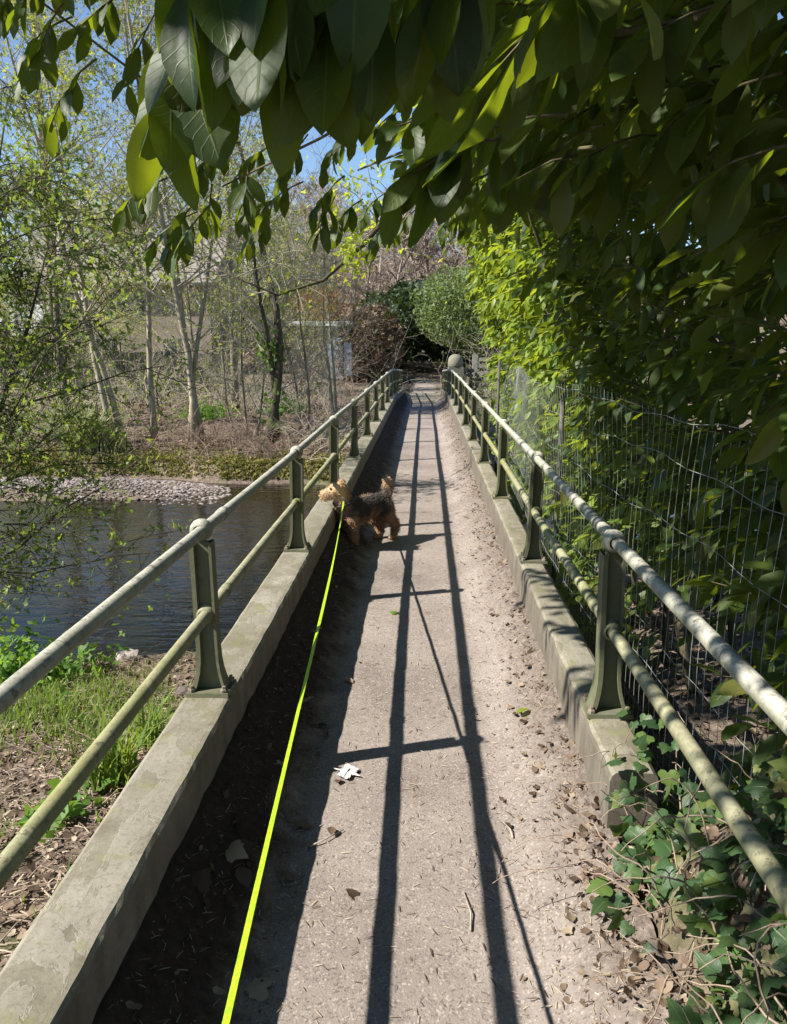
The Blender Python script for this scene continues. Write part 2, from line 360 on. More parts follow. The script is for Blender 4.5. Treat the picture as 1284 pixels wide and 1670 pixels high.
g = NT('window_glass'); g.base((0.03, 0.04, 0.05), 0.06, 0.6); M['glass'] = g.m
M['wire'] = plain('galvanised_wire', (0.13, 0.14, 0.13), (0.27, 0.28, 0.27), 30, 0.5, 0.5)
M['tissue'] = plain('paper_tissue', (0.40, 0.39, 0.37), (0.52, 0.51, 0.49), 30, 0.9, 0.1)
M['straw'] = NT('straw').base((0.34, 0.27, 0.19), 0.9, 0.1)
n = NT('straw_litter'); M['straw'] = n.base(n.ramp(n.rnd(), [(0, (0.05, 0.035, 0.025)), (0.5, (0.20, 0.15, 0.11)), (1, (0.46, 0.38, 0.28))]), 0.9, 0.1)
n = NT('yellow_webbing'); M['leash'] = n.base(n.mix(n.ramp(n.noise(260, 3, 0.7, vec=n.scaled((1, 0.35, 1))), [(0.35, 0), (0.65, 1)]), (0.16, 0.28, 0.006), (0.33, 0.50, 0.012)), 0.55, 0.3)
M['collar'] = plain('dark_webbing', (0.02, 0.02, 0.02), (0.05, 0.05, 0.05), 60)
n = NT('dog_fur'); f = n.noise(45, 3, 0.6, n.pos()); M['fur'] = n.base(n.mix(0.35, n.attr('tint', 'Color'), n.ramp(f, [(0.3, (0.28, 0.28, 0.28)), (0.7, (0.78, 0.78, 0.78))]), 'OVERLAY'), 0.75, 0.2)
n = NT('dark_nose'); M['nose'] = n.base((0.012, 0.010, 0.010), 0.35, 0.5)

# ------------------------------------------------------------------ leaf templates
def leaf_tmpl(stations, wid, fold, arc, across=1, wave=0.0):
    """blade along +y, length 1; columns across: 2*across+1"""
    V = []; UV = []; k = 2 * across + 1
    for t, w in stations:
        for j in range(k):
            u = j / (k - 1) * 2 - 1
            z = fold * abs(u) * w * wid - arc * t * t + wave * math.sin(9 * t + 2.2 * u) * abs(u) * 0.5
            V.append((u * w * wid, t - arc * 0.25 * t * t, z)); UV.append(((u * 0.5 + 0.5), t))
    F = []
    for i in range(len(stations) - 1):
        for j in range(k - 1):
            a = i * k + j; F.append((a, a + 1, a + k + 1, a + k))
    return np.array(V), [np.array(F)], np.array(UV)
ST_HI = [(0, 0.03), (0.05, 0.2), (0.13, 0.46), (0.25, 0.75), (0.4, 0.95), (0.55, 1.0), (0.7, 0.92), (0.83, 0.68), (0.92, 0.40), (0.98, 0.12), (1.0, 0.01)]
ST_LO = [(0, 0.04), (0.15, 0.52), (0.45, 1.0), (0.75, 0.84), (1.0, 0.02)]
LAUREL = leaf_tmpl(ST_LO, 0.20, 0.28, 0.16)
LAUREL_HI = [leaf_tmpl(ST_HI, w, fo, ar, 2, wv) for w, fo, ar, wv in ((0.225, 0.22, 0.10, 0.03), (0.205, 0.32, 0.22, 0.04), (0.235, 0.15, 0.16, 0.05), (0.20, 0.3, 0.05, 0.03))]
SMALL = (np.array([[0, 0, 0], [0.3, 0.45, 0.06], [0, 1, -0.05], [-0.3, 0.45, 0.06]], float), [np.array([[0, 1, 2, 3]])], np.array([[0.5, 0], [1, 0.5], [0.5, 1], [0, 0.5]]))
CLUMP3 = (np.concatenate([SMALL[0], SMALL[0] @ np.array([[0.3, 0.9, -0.3], [-0.95, 0.3, 0], [0.1, 0.3, 0.95]]), SMALL[0] @ np.array([[0.3, -0.9, 0.3], [0.95, 0.3, 0.2], [-0.3, 0.2, 0.95]])]),
          [np.array([[0, 1, 2, 3], [4, 5, 6, 7], [8, 9, 10, 11]])], np.tile(SMALL[2], (3, 1)))
def ivy_tmpl():
    a = [(0, 0.02), (0.12, -0.10), (0.30, -0.12), (0.46, 0.02), (0.52, 0.16), (0.40, 0.30), (0.42, 0.52), (0.26, 0.56), (0.13, 0.80), (0, 1.0)]
    o = a + [(-x, y) for x, y in a[-2:0:-1]]
    V = [(0, 0.34, 0.05)] + [(x, y, -0.28 * math.hypot(x, y - 0.34) ** 2 + 0.05 * math.sin(7 * x + 5 * y)) for x, y in o]
    k = len(o); F = [(0, 1 + i, 1 + (i + 1) % k) for i in range(k)]
    return np.array(V), [np.array(F)], np.array([(x + 0.5, y) for x, y, _ in V])
IVY = ivy_tmpl()
def blade_tmpl(bend, w=0.03):
    V = []; UV = []
    for t in (0, 0.35, 0.7, 1.0):
        ww = w * (1 - t) ** 0.6 + 0.001
        y = bend * t * t; z = t - 0.35 * bend * t * t
        V += [(-ww, y, z), (ww, y, z)]; UV += [(0.2, t), (0.8, t)]
    return np.array(V), [np.array([[0, 1, 3, 2], [2, 3, 5, 4], [4, 5, 7, 6]])], np.array(UV)
BLADES = [blade_tmpl(b) for b in (0.15, 0.45, 0.8)]
def ico(sub=1):
    bm = bmesh.new(); bmesh.ops.create_icosphere(bm, subdivisions=sub, radius=1)
    V = np.array([v.co[:] for v in bm.verts]); F = np.array([[v.index for v in f.verts] for f in bm.faces]); bm.free()
    return V, [F], np.zeros((len(V), 2))
ICO1, ICO2 = ico(1), ico(2)
LIT = (np.array([[0, 0, 0.1], [0.26, 0.22, 0.0], [0.34, 0.55, 0.14], [0.16, 0.86, 0.05], [0.02, 1.0, 0.22], [-0.2, 0.8, 0.12], [-0.3, 0.5, -0.04], [-0.2, 0.18, 0.12], [0, 0.5, 0.0]], float), [np.array([[8, 0, 1], [8, 1, 2], [8, 2, 3], [8, 3, 4], [8, 4, 5], [8, 5, 6], [8, 6, 7], [8, 7, 0]])], np.zeros((9, 2)))
SL = (np.array([[-0.05, 0, 0], [0.05, 0, 0], [0.04, 1, 0.05], [-0.04, 1, 0.05], [0, 0.5, 0.12]], float), [np.array([[0, 1, 4], [1, 2, 4], [2, 3, 4], [3, 0, 4]])], np.zeros((5, 2)))
def rotz_frames(a, tilt=None):
    n = len(a); Mx = np.zeros((n, 3, 3)); Mx[:, 0, 0] = np.cos(a); Mx[:, 0, 1] = -np.sin(a); Mx[:, 1, 0] = np.sin(a); Mx[:, 1, 1] = np.cos(a); Mx[:, 2, 2] = 1
    return Mx
def rand_frames(n, up=0.0):
    d = nrm(R.normal(size=(n, 3)) * [1, 1, 1 - up]); u = nrm(R.normal(size=(n, 3)) * (1 - up) + np.array([0, 0, 1.6 * up + 0.01]))
    return frames(d, u)

# ------------------------------------------------------------------ terrain, river, paths
ZW = -1.25
def river_near(x): return 7.0 + 4.5 * np.clip((x - 0.75) / 1.0, 0, 1) + 0.30 * np.sin(x * 0.8 + 1.0) + 0.12 * np.sin(x * 2.3) + 0.05 * np.clip(-x - 3, 0, 30)
def river_far(x): return 16.0 + 0.25 * np.sin(x * 0.7) + 0.12 * np.sin(x * 2.1 + 1) - 0.02 * x
def ground_z(x, y):
    x = np.asarray(x, float); y = np.asarray(y, float)
    a = river_near(x); b = river_far(x)
    zn = np.interp(y - a, [-40, -6.0, -4.0, -1.2, -0.25, 0.15, 1.2, 3], [-0.30, -0.34, -0.62, -1.0, -1.16, -1.32, -1.6, -1.75])
    zf = np.interp(y - b, [-3, -1.0, -0.12, 0.0, 0.25, 1.2, 5, 12, 30, 45, 110, 500], [-1.75, -1.5, -1.34, -1.22, -0.90, -0.74, -0.66, -0.45, -0.05, 1.0, 15.0, 24])
    zf = np.where(y > 46, -0.05 + (zf + 0.05) * np.clip((x + 48) / 34, 0.12, 1), zf)
    m = (y < (a + b) / 2)
    z = np.where(m, zn, zf)
    # gravel bar along the far side
    bar = np.exp(-((x + 8.3) / 4.2) ** 4) * np.exp(-((y - b + 1.3) / 1.25) ** 4)
    z = np.maximum(z, np.where(bar > 0.05, -1.42 + 0.30 * bar, -9))
    n = (fbm(x, y, 1.2, 4) - 0.47) * 0.22 + (fbm(x, y, 6, 3, 2) - 0.44) * 0.06
    wet = (y > a - 0.2) & (y < b + 0.02)
    n = np.where(wet, n * 0.2, n)
    corr = np.clip(1.6 - np.abs(x), 0, 1) * (y > 26)
    return z + n * (1 - corr)
def sheet(xs, ys, fz):
    X, Y = np.meshgrid(xs, ys); Z = fz(X, Y); nx = len(xs); ny = len(ys)
    i = np.arange(ny - 1)[:, None] * nx; j = np.arange(nx - 1)[None]
    q = np.stack([i + j, i + j + 1, i + nx + j + 1, i + nx + j], -1).reshape(-1, 4)
    return np.stack([X, Y, Z], -1).reshape(-1, 3), [q]
mb = MB()
xs = np.concatenate([[-300, -160, -90, -60, -45, -36], np.arange(-30, -8, 0.5), np.arange(-8, 4, 0.14), np.arange(4, 16, 0.6), [18, 24, 36, 60, 100, 200, 300]])
ys = np.concatenate([[-120, -50, -20, -8], np.arange(-4, 1, 0.5), np.arange(1, 9, 0.12), np.arange(9, 15, 0.4), np.arange(15, 19, 0.1), np.arange(19, 34, 0.4), np.arange(34, 60, 1.5), [64, 70, 80, 95, 120, 160, 240, 400]])
mb.add(*sheet(xs, ys, ground_z)); struct('ground', mb, M['ground'])
mb = MB(); mb.add(*sheet(np.linspace(-120, 120, 40), np.linspace(3.5, 19, 12), lambda x, y: np.full(x.shape, ZW))); struct('river', mb, M['water'])

# ------------------------------------------------------------------ the footbridge
KI_L, KO_L, KI_R, KO_R, KZ = -0.680, -0.865, 0.562, 0.708, 0.35
Y0, Y1 = -2.5, 28.4
def camber(y): return np.interp(y, [-50, 0, 18, 20, 28.4, 200], [0, 0, 0, -0.03, -0.36, -0.36])
bridge = thing('footbridge', (0, 0, -1.0), 'narrow concrete footbridge with asphalt deck and raised kerbs over the river', 'footbridge')
def deck_z(x, y):
    lb = 0.215 * np.clip((-x - 0.42) / 0.26, 0, 1) ** 1.3
    rb = 0.165 * np.clip((x - 0.26) / 0.30, 0, 1) ** 1.3
    rough = (fbm(x, y, 9, 4, 3) - 0.47) * (0.008 + 0.075 * np.clip((x - 0.26) / 0.3, 0, 1) + 0.03 * np.clip((-x - 0.42) / 0.25, 0, 1))
    return camber(y) + lb + rb + rough
mb = MB()
mb.add(*sheet(np.linspace(KI_L - 0.02, KI_R + 0.02, 56), np.concatenate([np.arange(Y0, 0.8, 0.4), np.arange(0.8, 9, 0.03), np.arange(9, Y1 + 0.01, 0.2)]), deck_z))
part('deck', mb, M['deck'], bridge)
ysk = np.concatenate([np.arange(Y0, 1.2, 0.3), np.arange(1.2, 8, 0.05), np.arange(8, Y1 + 0.3, 0.4)])
def kerb(xi, xo, y0, y1):
    yy = ysk[(ysk >= y0) & (ysk <= y1)]; mb = MB(); s = 1 if xo > xi else -1
    prof = [(xi, -0.30), (xi, KZ - 0.03), (xi + s * 0.004, KZ - 0.012), (xi + s * 0.014, KZ - 0.002), (xi + s * 0.03, KZ), ((xi + xo) / 2, KZ + 0.001), (xo - s * 0.02, KZ - 0.001), (xo - s * 0.005, KZ - 0.012), (xo, KZ - 0.03), (xo, -0.32)]
    k = len(prof); V = []
    for y in yy:
        for (px, pz) in prof:
            a = (mnoise.noise(Vector((px * 9, y * 6.0, pz * 9))) * 0.006 + mnoise.noise(Vector((px * 3, y * 19.0, pz * 30))) * 0.003)
            V.append((px + a * (1 if abs(px - xi) < 0.02 or abs(px - xo) < 0.02 else 0.3), y, pz + float(camber(y)) + a * 0.5))
    n = len(yy); q = []
    for i in range(n - 1):
        for j in range(k - 1):
            a = i * k + j; q.append((a, a + 1, a + k + 1, a + k) if s < 0 else (a, a + k, a + k + 1, a + 1))
    mb.add(V, [np.array(q), np.array([list(range(k)), [(n - 1) * k + j for j in range(k)][::-1]])])
    return mb
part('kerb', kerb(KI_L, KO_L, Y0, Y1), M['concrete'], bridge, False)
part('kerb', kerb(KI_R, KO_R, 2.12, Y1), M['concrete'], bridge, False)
for yc, hy in ((4.9, 0.9), (17.6, 0.8)):
    mb = MB(); mb.box((-0.08, yc, -0.99), (0.95, hy, 0.67), taper=0.97); part('abutment', mb, M['concrete'], bridge, False)
mb = MB(); mb.box((-0.08, 13.0, -0.22), (0.66, 15.2, 0.06)); part('slab', mb, M['concrete'], bridge, False)
mb = MB(); mb.box((-1.16, 5.75, -0.95), (0.17, 0.25, 0.42), taper=0.93); part('footing_block', mb, M['concrete'], bridge, False)
mb = MB(); mb.add(*sheet(np.linspace(-1.0, 0.95, 12), np.concatenate([np.linspace(Y1 - 0.05, 34, 10), np.linspace(36, 60, 8)]), lambda x, y: np.maximum(-0.345 + 0.012 * (y - 28), ground_z(x, y) * 0 - 0.345 + 0.012 * (y - 28)) + 0.02 * (fbm(x, y, 3) - 0.4)))
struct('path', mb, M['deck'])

# railings: posts copied, each with its own fittings
RZ, LZ, RR = 0.955, 0.648, 0.0215
def post_meshes():
    # cast post: cruciform shaft, flared foot, base plate
    sh = MB()
    def section(z):
        h = z; fl = max(0.0, 1 - h / 0.16)
        return 0.038 + 0.030 * fl ** 2.2, 0.034 + 0.020 * fl ** 2.2
    zs = [0.012, 0.03, 0.05, 0.08, 0.12, 0.17, 0.3, 0.45, 0.565]
    rings = []
    for z in zs:
        a, b = section(z); t = 0.007; c = b * 0.74
        r = [(a, -c), (a, c), (a - 0.010, c), (a - 0.012, t), (-a + 0.018, t), (-a + 0.016, b), (-a, b), (-a, -b), (-a + 0.016, -b), (-a + 0.018, -t), (a - 0.012, -t), (a - 0.010, -c)]
        rings.append([(x, y, z) for x, y in r])
    k = 12; V = np.array(rings).reshape(-1, 3); q = []
    for i in range(len(zs) - 1):
        for j in range(k): q.append((i * k + j, i * k + (j + 1) % k, (i + 1) * k + (j + 1) % k, (i + 1) * k + j))
    sh.add(V, np.array(q))
    pl = MB(); pl.box((0, 0, 0.007), (0.078, 0.066, 0.0075), taper=0.97)
    bolt = MB(); bolt.lathe([(0.0135, 0), (0.0135, 0.010), (0.011, 0.013), (0, 0.013)], (0, 0, 0.0145), 6)
    bolt.lathe([(0.007, 0.012), (0.007, 0.022), (0, 0.023)], (0, 0, 0.0145), 6)
    col = MB(); col.lathe([(0.021, -0.033), (0.031, -0.031), (0.0335, -0.02), (0.038, -0.014), (0.040, 0), (0.038, 0.014), (0.0335, 0.02), (0.031, 0.031), (0.021, 0.033)], (0, 0, 0), 14, 'y')
    low = MB(); low.lathe([(0.021, -0.036), (0.029, -0.034), (0.031, -0.024), (0.036, -0.018), (0.037, 0), (0.036, 0.018), (0.031, 0.024), (0.029, 0.034), (0.021, 0.036)], (0, 0, 0), 14, 'y')
    return sh.mesh('post', smooth=False), pl.mesh('base_plate', smooth=False), bolt.mesh('bolt', smooth=False), col.mesh('collar'), low.mesh('collar')
PM = post_meshes()
for m_, k_ in zip(PM, ('post', 'post', 'rust', 'rail', 'rail_green')): m_.materials.append(M[k_])
def railing(x, ystart, step, label, yfirst, yends, first_rail_y):
    rt = thing('railing', (x, 0, 0), label, 'railing')
    y = ystart; n = 0
    while y < Y1 - 0.1:
        z = KZ + float(camber(y)); p = link('post', PM[0], parent=rt, loc=(0, y, z)); p.rotation_euler.z = (n * 37 % 7 - 3) * 0.006; p.rotation_euler.y = (n * 53 % 9 - 4) * 0.0035
        link('base_plate', PM[1], parent=p)
        for sx in (-1, 1):
            for sy in (-1, 1): b = link('bolt', PM[2], parent=p, loc=(sx * 0.06, sy * 0.049, 0)); b.rotation_euler.z = R.random() * 3
        link('collar', PM[3], parent=p, loc=(0, 0, RZ - KZ)); link('collar', PM[4], parent=p, loc=(0, 0, LZ - KZ))
        y += step; n += 1
    for zz, mt in ((RZ, 'rail'), (LZ, 'rail_green')):
        mb = MB(); yy = np.concatenate([np.arange(first_rail_y, 8, 0.25), np.arange(8, Y1 + 0.2, 0.7)])
        P = np.stack([x + 0.003 * np.sin(yy * 1.3 + zz * 9), yy, zz + camber(yy) + 0.003 * np.sin(yy * 0.9 + zz)], -1)
        mb.tube(P, RR, 12); rl = part('handrail' if zz > 0.8 else 'lower_rail', mb, M[mt], rt)
        for k in range(4):     # pipe couplers
            yc = ystart + step * (0.13 + 3 * k); c = MB(); c.tube([(x, yc - 0.03, zz + float(camber(yc))), (x, yc + 0.03, zz + float(camber(yc)))], RR + 0.003, 12); part('coupler', c, M[mt], rl)
    return rt
railing(-0.772, 2.67, 2.005, 'cream and green painted pipe railing on the kerb beside the river and the dog', 2.67, Y1, -1.5)
railing(0.640, 2.56, 1.92, 'mossy painted pipe railing on the kerb between the path and the wire fence', 2.56, Y1, -1.5)

# ------------------------------------------------------------------ wire fence behind the far kerb
FX = 0.86
fence = thing('wire_fence', (FX, 2, -0.2), 'thin galvanised wire mesh fence between the mossy railing and the laurel hedge', 'fence')
def wire(P, r): 
    m_ = MB(); m_.tube(P, r, 4, cap=False); return m_
def fence_x(y, z): return FX + 0.05 * math.sin(y * 0.9) + 0.10 * max(0, z - 0.9) * math.sin(y * 0.7 + 1) + (0.55 * max(0, (z - 0.5)) * max(0, (y - 7.5) / 2.5) ** 1.5 * 0.25)
FY0, FY1 = 0.9, 9.8
wy = FY0
while wy < FY1:
    top = 1.36 + 0.03 * math.sin(wy * 2) - 0.02 * max(0, wy - 8)
    P = [(fence_x(wy, z) + 0.006 * math.sin(z * 9 + wy * 5), wy + 0.012 * math.sin(z * 7 + wy * 3) + (0.25 * max(0, (wy - 8.2)) * max(0, z - .3) * 0.5), z + 0.0) for z in np.linspace(-0.15, top, 9)]
    part('vertical_wire', wire(P, 0.0011), M['wire'], fence)
    wy += 0.062
for hz in (-0.05, 0.05, 0.15, 0.25, 0.36, 0.50, 0.70, 0.95, 1.18, 1.34):
    yy = np.arange(FY0, FY1, 0.12)
    P = [(fence_x(y, hz), y + (0.25 * max(0, (y - 8.2)) * max(0, hz - .3) * 0.5), hz + 0.012 * math.sin(y * 3 + hz * 20) + 0.008 * math.sin(y * 11)) for y in yy]
    part('horizontal_wire', wire(P, 0.0014), M['wire'], fence)
for py in (1.05, 5.2, 9.7):
    m_ = MB(); m_.tube([(FX + 0.03, py, -0.3), (FX + 0.04, py, 1.4)], 0.018, 6); part('fence_post', m_, M['fence_timber'], fence)

# ------------------------------------------------------------------ laurel
def shoot(p, d, L, nleaf, leaf_len, droop, out_leaf, out_stem, spread=0.9):
    """a shoot with alternate leaves; appends (pos, dir, normal, length)"""
    d = nrm(d); pts = [np.array(p, float)]
    for i in range(4):
        d = nrm(d + np.array([0, 0, -droop * 0.25]) + R.normal(size=3) * 0.08); pts.append(pts[-1] + d * L / 4)
    out_stem.append((np.array(pts), np.linspace(0.0035, 0.0015, 5)))
    side = nrm(np.cross(d, [0, 0, 1.0]) + 1e-3); ph = R.random() * 6.28
    for i in range(nleaf):
        t = 0.18 + 0.82 * (i + 0.5) / nleaf; seg = min(3, int(t * 4)); q = pts[seg] + (pts[seg + 1] - pts[seg]) * (t * 4 - seg)
        a = ph + i * 2.4; rad = side * math.cos(a) + np.cross(d, side) * math.sin(a) * 0.6
        ld = nrm(d * (0.55 + 0.3 * R.random()) + rad * spread + np.array([0, 0, -droop * (0.5 + 0.5 * R.random())]))
        up = nrm(np.array([0, 0, 1.0]) + R.normal(size=3) * 0.35 + rad * 0.25)
        out_leaf.append((q, ld, up, leaf_len * (0.75 + 0.45 * R.random()) * (1.0 if i < nleaf - 2 else 0.8)))
def leaves_to(mb, leaves, tmpl):
    if not leaves: return
    P = np.array([l[0] for l in leaves]); D = np.array([l[1] for l in leaves]); U = np.array([l[2] for l in leaves]); S = np.array([l[3] for l in leaves])
    mb.scatter(tmpl, frames(D, U), P, S)
def single_leaves(leaves, parent, meshes, name='leaf'):
    b = np.array(parent['base'])
    for i, (p, d, u, s) in enumerate(leaves):
        f = frames(np.array([d]), np.array([u]))[0]; o = link(name, meshes[int(R.integers(0, len(meshes)))], parent=parent)
        o.matrix_local = Matrix.LocRotScale(Vector(p - b), Matrix(f.tolist()).to_quaternion(), Vector((s * R.uniform(0.8, 1.12), s, s * R.uniform(0.6, 1.6))))
def stems_to(mb, stems, k=4):
    for P, r in stems: mb.tube(P, r, k, cap=False)
HI = []
for i, t in enumerate(LAUREL_HI):
    m_ = MB(); m_.add(t[0], t[1], 0.0, t[2]); me = m_.mesh('leaf'); me.materials.append(M['laurel']); HI.append(me)

def xmin(y, z):
    base = np.interp(z, [-1, 1.25, 1.9, 2.15, 2.6, 3.2, 5], [1.02, 1.0, 0.80, 0.66, 0.20, -0.15, -0.3])
    far = np.interp(z, [-1, 1.0, 1.6, 2.2, 2.8, 3.4, 5], [1.12, 1.08, 0.98, 0.78, 0.58, 0.50, 0.6])
    k = np.clip((y - 4.0) / 2.0, 0, 1)
    return base * (1 - k) + far * k + 0.10 * np.sin(y * 2.1 + z * 1.3)
hedge = thing('laurel_hedge', (1.9, 4, -0.3), 'tall dense dark green laurel hedge growing behind the wire fence', 'hedge')
lv, st, young = [], [], []
cnt = 0
while cnt < 5200:
    y = R.uniform(0.2, 11.6); z = R.uniform(-0.25, 4.3); x0 = float(xmin(y, z))
    dd = R.exponential(0.50)
    if dd > 2.2: continue
    x = x0 + 0.12 + dd
    if z < 0.4 and R.random() < (0.35 if y > 4.6 else 0.85): continue
    if y < 3.8 and z < 0.75 and R.random() < 0.85: continue
    if y > 10.4 and R.random() < (y - 10.4) / 1.4: continue
    if z > 1.6 + 0.46 * y + 0.5 and R.random() < 0.8: continue       # well above anything in view
    if math.hypot(x, y) < 1.5: continue
    zb = 1.66 + 0.135 * y
    if x < 0.80 and z < min(zb, 2.5) + 0.18: continue
    d = np.array([-0.8, R.normal() * 0.6, 0.15 + R.normal() * 0.35])
    L = R.uniform(0.22, 0.42); near = y < 4.5
    yg_ = dd < 0.35 and R.random() < (0.75 if y > 5.6 and z < 3.0 else (0.45 if y > 3.6 and z < 1.1 else 0.02))
    shoot((x, y, z), d, L, 8 if dd < 0.8 else 6, 0.125, 0.45, young if yg_ else lv, st); cnt += 1
lv.sort(key=lambda l: np.linalg.norm(l[0] - np.array([0, 0, 1.6])) - 0.0)
close = [l for l in lv if -0.9 < (l[0][0] / max(l[0][1], .1)) < 0.62 and l[0][2] < 1.6 + 0.42 * l[0][1]][:140]
ids = set(id(l) for l in close)
single_leaves(close, hedge, HI)
mb = MB(); leaves_to(mb, [l for l in lv if id(l) not in ids], LAUREL); part('foliage', mb, M['laurel'], hedge, kind='stuff')
mb = MB(); leaves_to(mb, young, LAUREL); part('young_foliage', mb, M['young_lit_laurel'], hedge, kind='stuff')['label'] = 'fresh lime green young laurel leaves with sunlight coloured in on the hedge face'
mb = MB(); stems_to(mb, st, 3); part('shoots', mb, M['laurel_bark'], hedge, kind='stuff')
for i in range(34):
    b = np.array([R.uniform(1.5, 2.6), R.uniform(1.6, 9.5), -0.35]); P = [b]; d = nrm([-0.06 + R.normal() * 0.10, R.normal() * 0.3, 1.0])
    for k in range(9):
        d = nrm(d + [-0.018, R.normal() * 0.07, R.normal() * 0.05 - 0.01]); P.append(P[-1] + d * 0.42)
    mb = MB(); mb.tube(P, np.linspace(R.uniform(0.018, 0.035), 0.006, 10), 7); part('branch', mb, M['laurel_bark'], hedge)
for i in range(70):   # thin bare inner branches
    b = np.array([R.uniform(1.45, 2.3), R.uniform(2.4, 6.5), R.uniform(0.8, 1.8)]); d = nrm([-0.45, -0.25 + R.normal() * 0.4, 0.55 + R.normal() * 0.2]); P = [b]
    for k in range(5): d = nrm(d + R.normal(size=3) * 0.1); P.append(P[-1] + d * 0.2)
    mb = MB(); mb.tube(P, np.linspace(0.008, 0.003, 6), 5); part('branch', mb, M['laurel_bark'], hedge)

tree = thing('laurel_tree', (1.35, 0.6, -0.3), 'old laurel tree leaning over the path with big drooping glossy leaves', 'tree')
P = [(1.35, 0.6, -0.3), (1.2, 1.0, 0.5), (1.05, 1.45, 1.2), (0.90, 1.62, 1.75), (0.72, 1.55, 2.25), (0.45, 1.3, 2.7), (0.0, 0.9, 3.1)]
mb = MB(); mb.tube(P, [0.06, 0.05, 0.042, 0.038, 0.034, 0.028, 0.02], 9); part('trunk', mb, M['laurel_bark'], tree)
def limb(P, r0, r1, mat='laurel_bark', parent=tree):
    m_ = MB(); m_.tube(P, np.linspace(r0, r1, len(P)), 7); part('branch', m_, M[mat], parent)
limb([(0.45, 1.3, 2.7), (0.2, 1.2, 2.45), (0.0, 1.08, 2.25), (-0.15, 0.98, 2.08), (-0.26, 0.92, 1.98)], 0.014, 0.004)
limb([(0.72, 1.55, 2.25), (0.5, 1.7, 2.2), (0.2, 1.9, 2.22), (-0.05, 2.1, 2.30)], 0.014, 0.005)
limb([(0.2, 1.9, 2.22), (0.0, 2.3, 2.30), (-0.35, 2.7, 2.36), (-0.75, 2.6, 2.30), (-1.2, 2.45, 2.62)], 0.009, 0.003)
limb([(0.2, 1.9, 2.22), (0.15, 2.6, 2.30), (0.0, 3.3, 2.36), (-0.3, 3.7, 2.34)], 0.010, 0.004)
limb([(0.2, 1.9, 2.25), (0.0, 2.4, 2.32), (-0.35, 2.8, 2.26), (-0.7, 2.85, 2.12)], 0.008, 0.003)
limb([(0.9, 1.62, 1.75), (0.75, 1.9, 1.98), (0.55, 2.2, 2.1), (0.4, 2.5, 2.15)], 0.012, 0.005)
near, st = [], []
# the big cluster of hanging leaves close by
for (x, y, z, n_) in [(-0.27, 0.92, 1.925, 7), (-0.22, 0.86, 1.99, 9), (-0.15, 0.84, 1.98, 10), (-0.09, 0.88, 1.97, 9), (-0.05, 0.93, 2.0, 8), (-0.12, 0.95, 2.0, 8), (0.0, 0.98, 2.02, 8), (-0.18, 0.90, 2.03, 9), (-0.06, 0.84, 2.04, 8), (-0.24, 0.95, 2.05, 7), (0.05, 0.95, 2.06, 8)]:
    shoot((x + 0.02, y, z + 0.025), (-0.25 + R.normal() * 0.2, R.normal() * 0.2, -0.6), 0.11, n_ - 1, 0.135, 0.64, near, st, 0.72)
# boughs over the right of the path
for i in range(62):
    x = R.uniform(-0.02, 0.95); y = R.uniform(1.0, 2.4); z = 1.66 + 0.17 * y + R.uniform(0.0, 0.40)
    if math.hypot(x, y) < 0.9: continue
    shoot((x + 0.1, y, z), (-0.6, R.normal() * 0.5, 0.0), 0.24, 8, 0.14, 0.65, near, st, 0.8)
near = [l for l in near if l[0][1] > 0.6]
single_leaves(near[:290], tree, HI)
far_l = near[290:]
# sprigs hanging into the light on the left
for (x, y, z, n_) in [(-0.80, 2.3, 2.40, 7), (-0.95, 2.25, 2.27, 7), (-1.1, 2.5, 2.58, 8), (-0.95, 2.5, 2.62, 8), (-0.80, 2.8, 2.06, 9), (-0.84, 2.75, 2.0, 8), (-0.86, 2.6, 2.12, 5), (-0.70, 2.95, 2.16, 8), (-0.60, 3.0, 2.24, 7), (-0.5, 3.0, 2.26, 8), (-0.42, 3.5, 2.22, 8), (-0.32, 3.2, 2.34, 9), (-0.27, 3.9, 2.22, 8), (-0.1, 3.7, 2.28, 8), (0.03, 3.9, 2.26, 9), (0.12, 3.5, 2.26, 8), (0.24, 4.2, 2.26, 9), (0.30, 4.8, 2.30, 9), (0.1, 3.0, 2.3, 9), (0.2, 2.7, 2.22, 8), (0.36, 3.4, 2.2, 9), (-0.88, 2.9, 1.99, 10), (-0.78, 2.7, 1.98, 9), (-0.95, 2.8, 2.08, 8), (-0.66, 3.1, 2.05, 9), (-0.72, 2.85, 2.2, 9), (-0.55, 3.2, 2.14, 9), (-0.45, 3.4, 2.12, 9), (-0.36, 3.7, 2.16, 10), (-0.22, 4.0, 2.14, 10), (-0.12, 4.2, 2.2, 10), (0.08, 4.3, 2.2, 10), (0.18, 3.8, 2.18, 9), (-0.9, 2.4, 2.48, 9), (-0.75, 2.5, 2.5, 9), (-1.05, 2.3, 2.42, 9), (-1.15, 2.6, 2.5, 8), (-0.7, 2.3, 2.3, 8), (-1.25, 2.6, 2.66, 9), (-0.6, 2.6, 2.55, 9), (-0.3, 3.0, 2.5, 9), (-0.15, 3.4, 2.45, 9)]:
    shoot((x + 0.08, y, z + 0.06), (-0.5 + R.normal() * 0.2, R.normal() * 0.35, -0.25), 0.22, n_, 0.105, 0.7, far_l, st, 0.75)
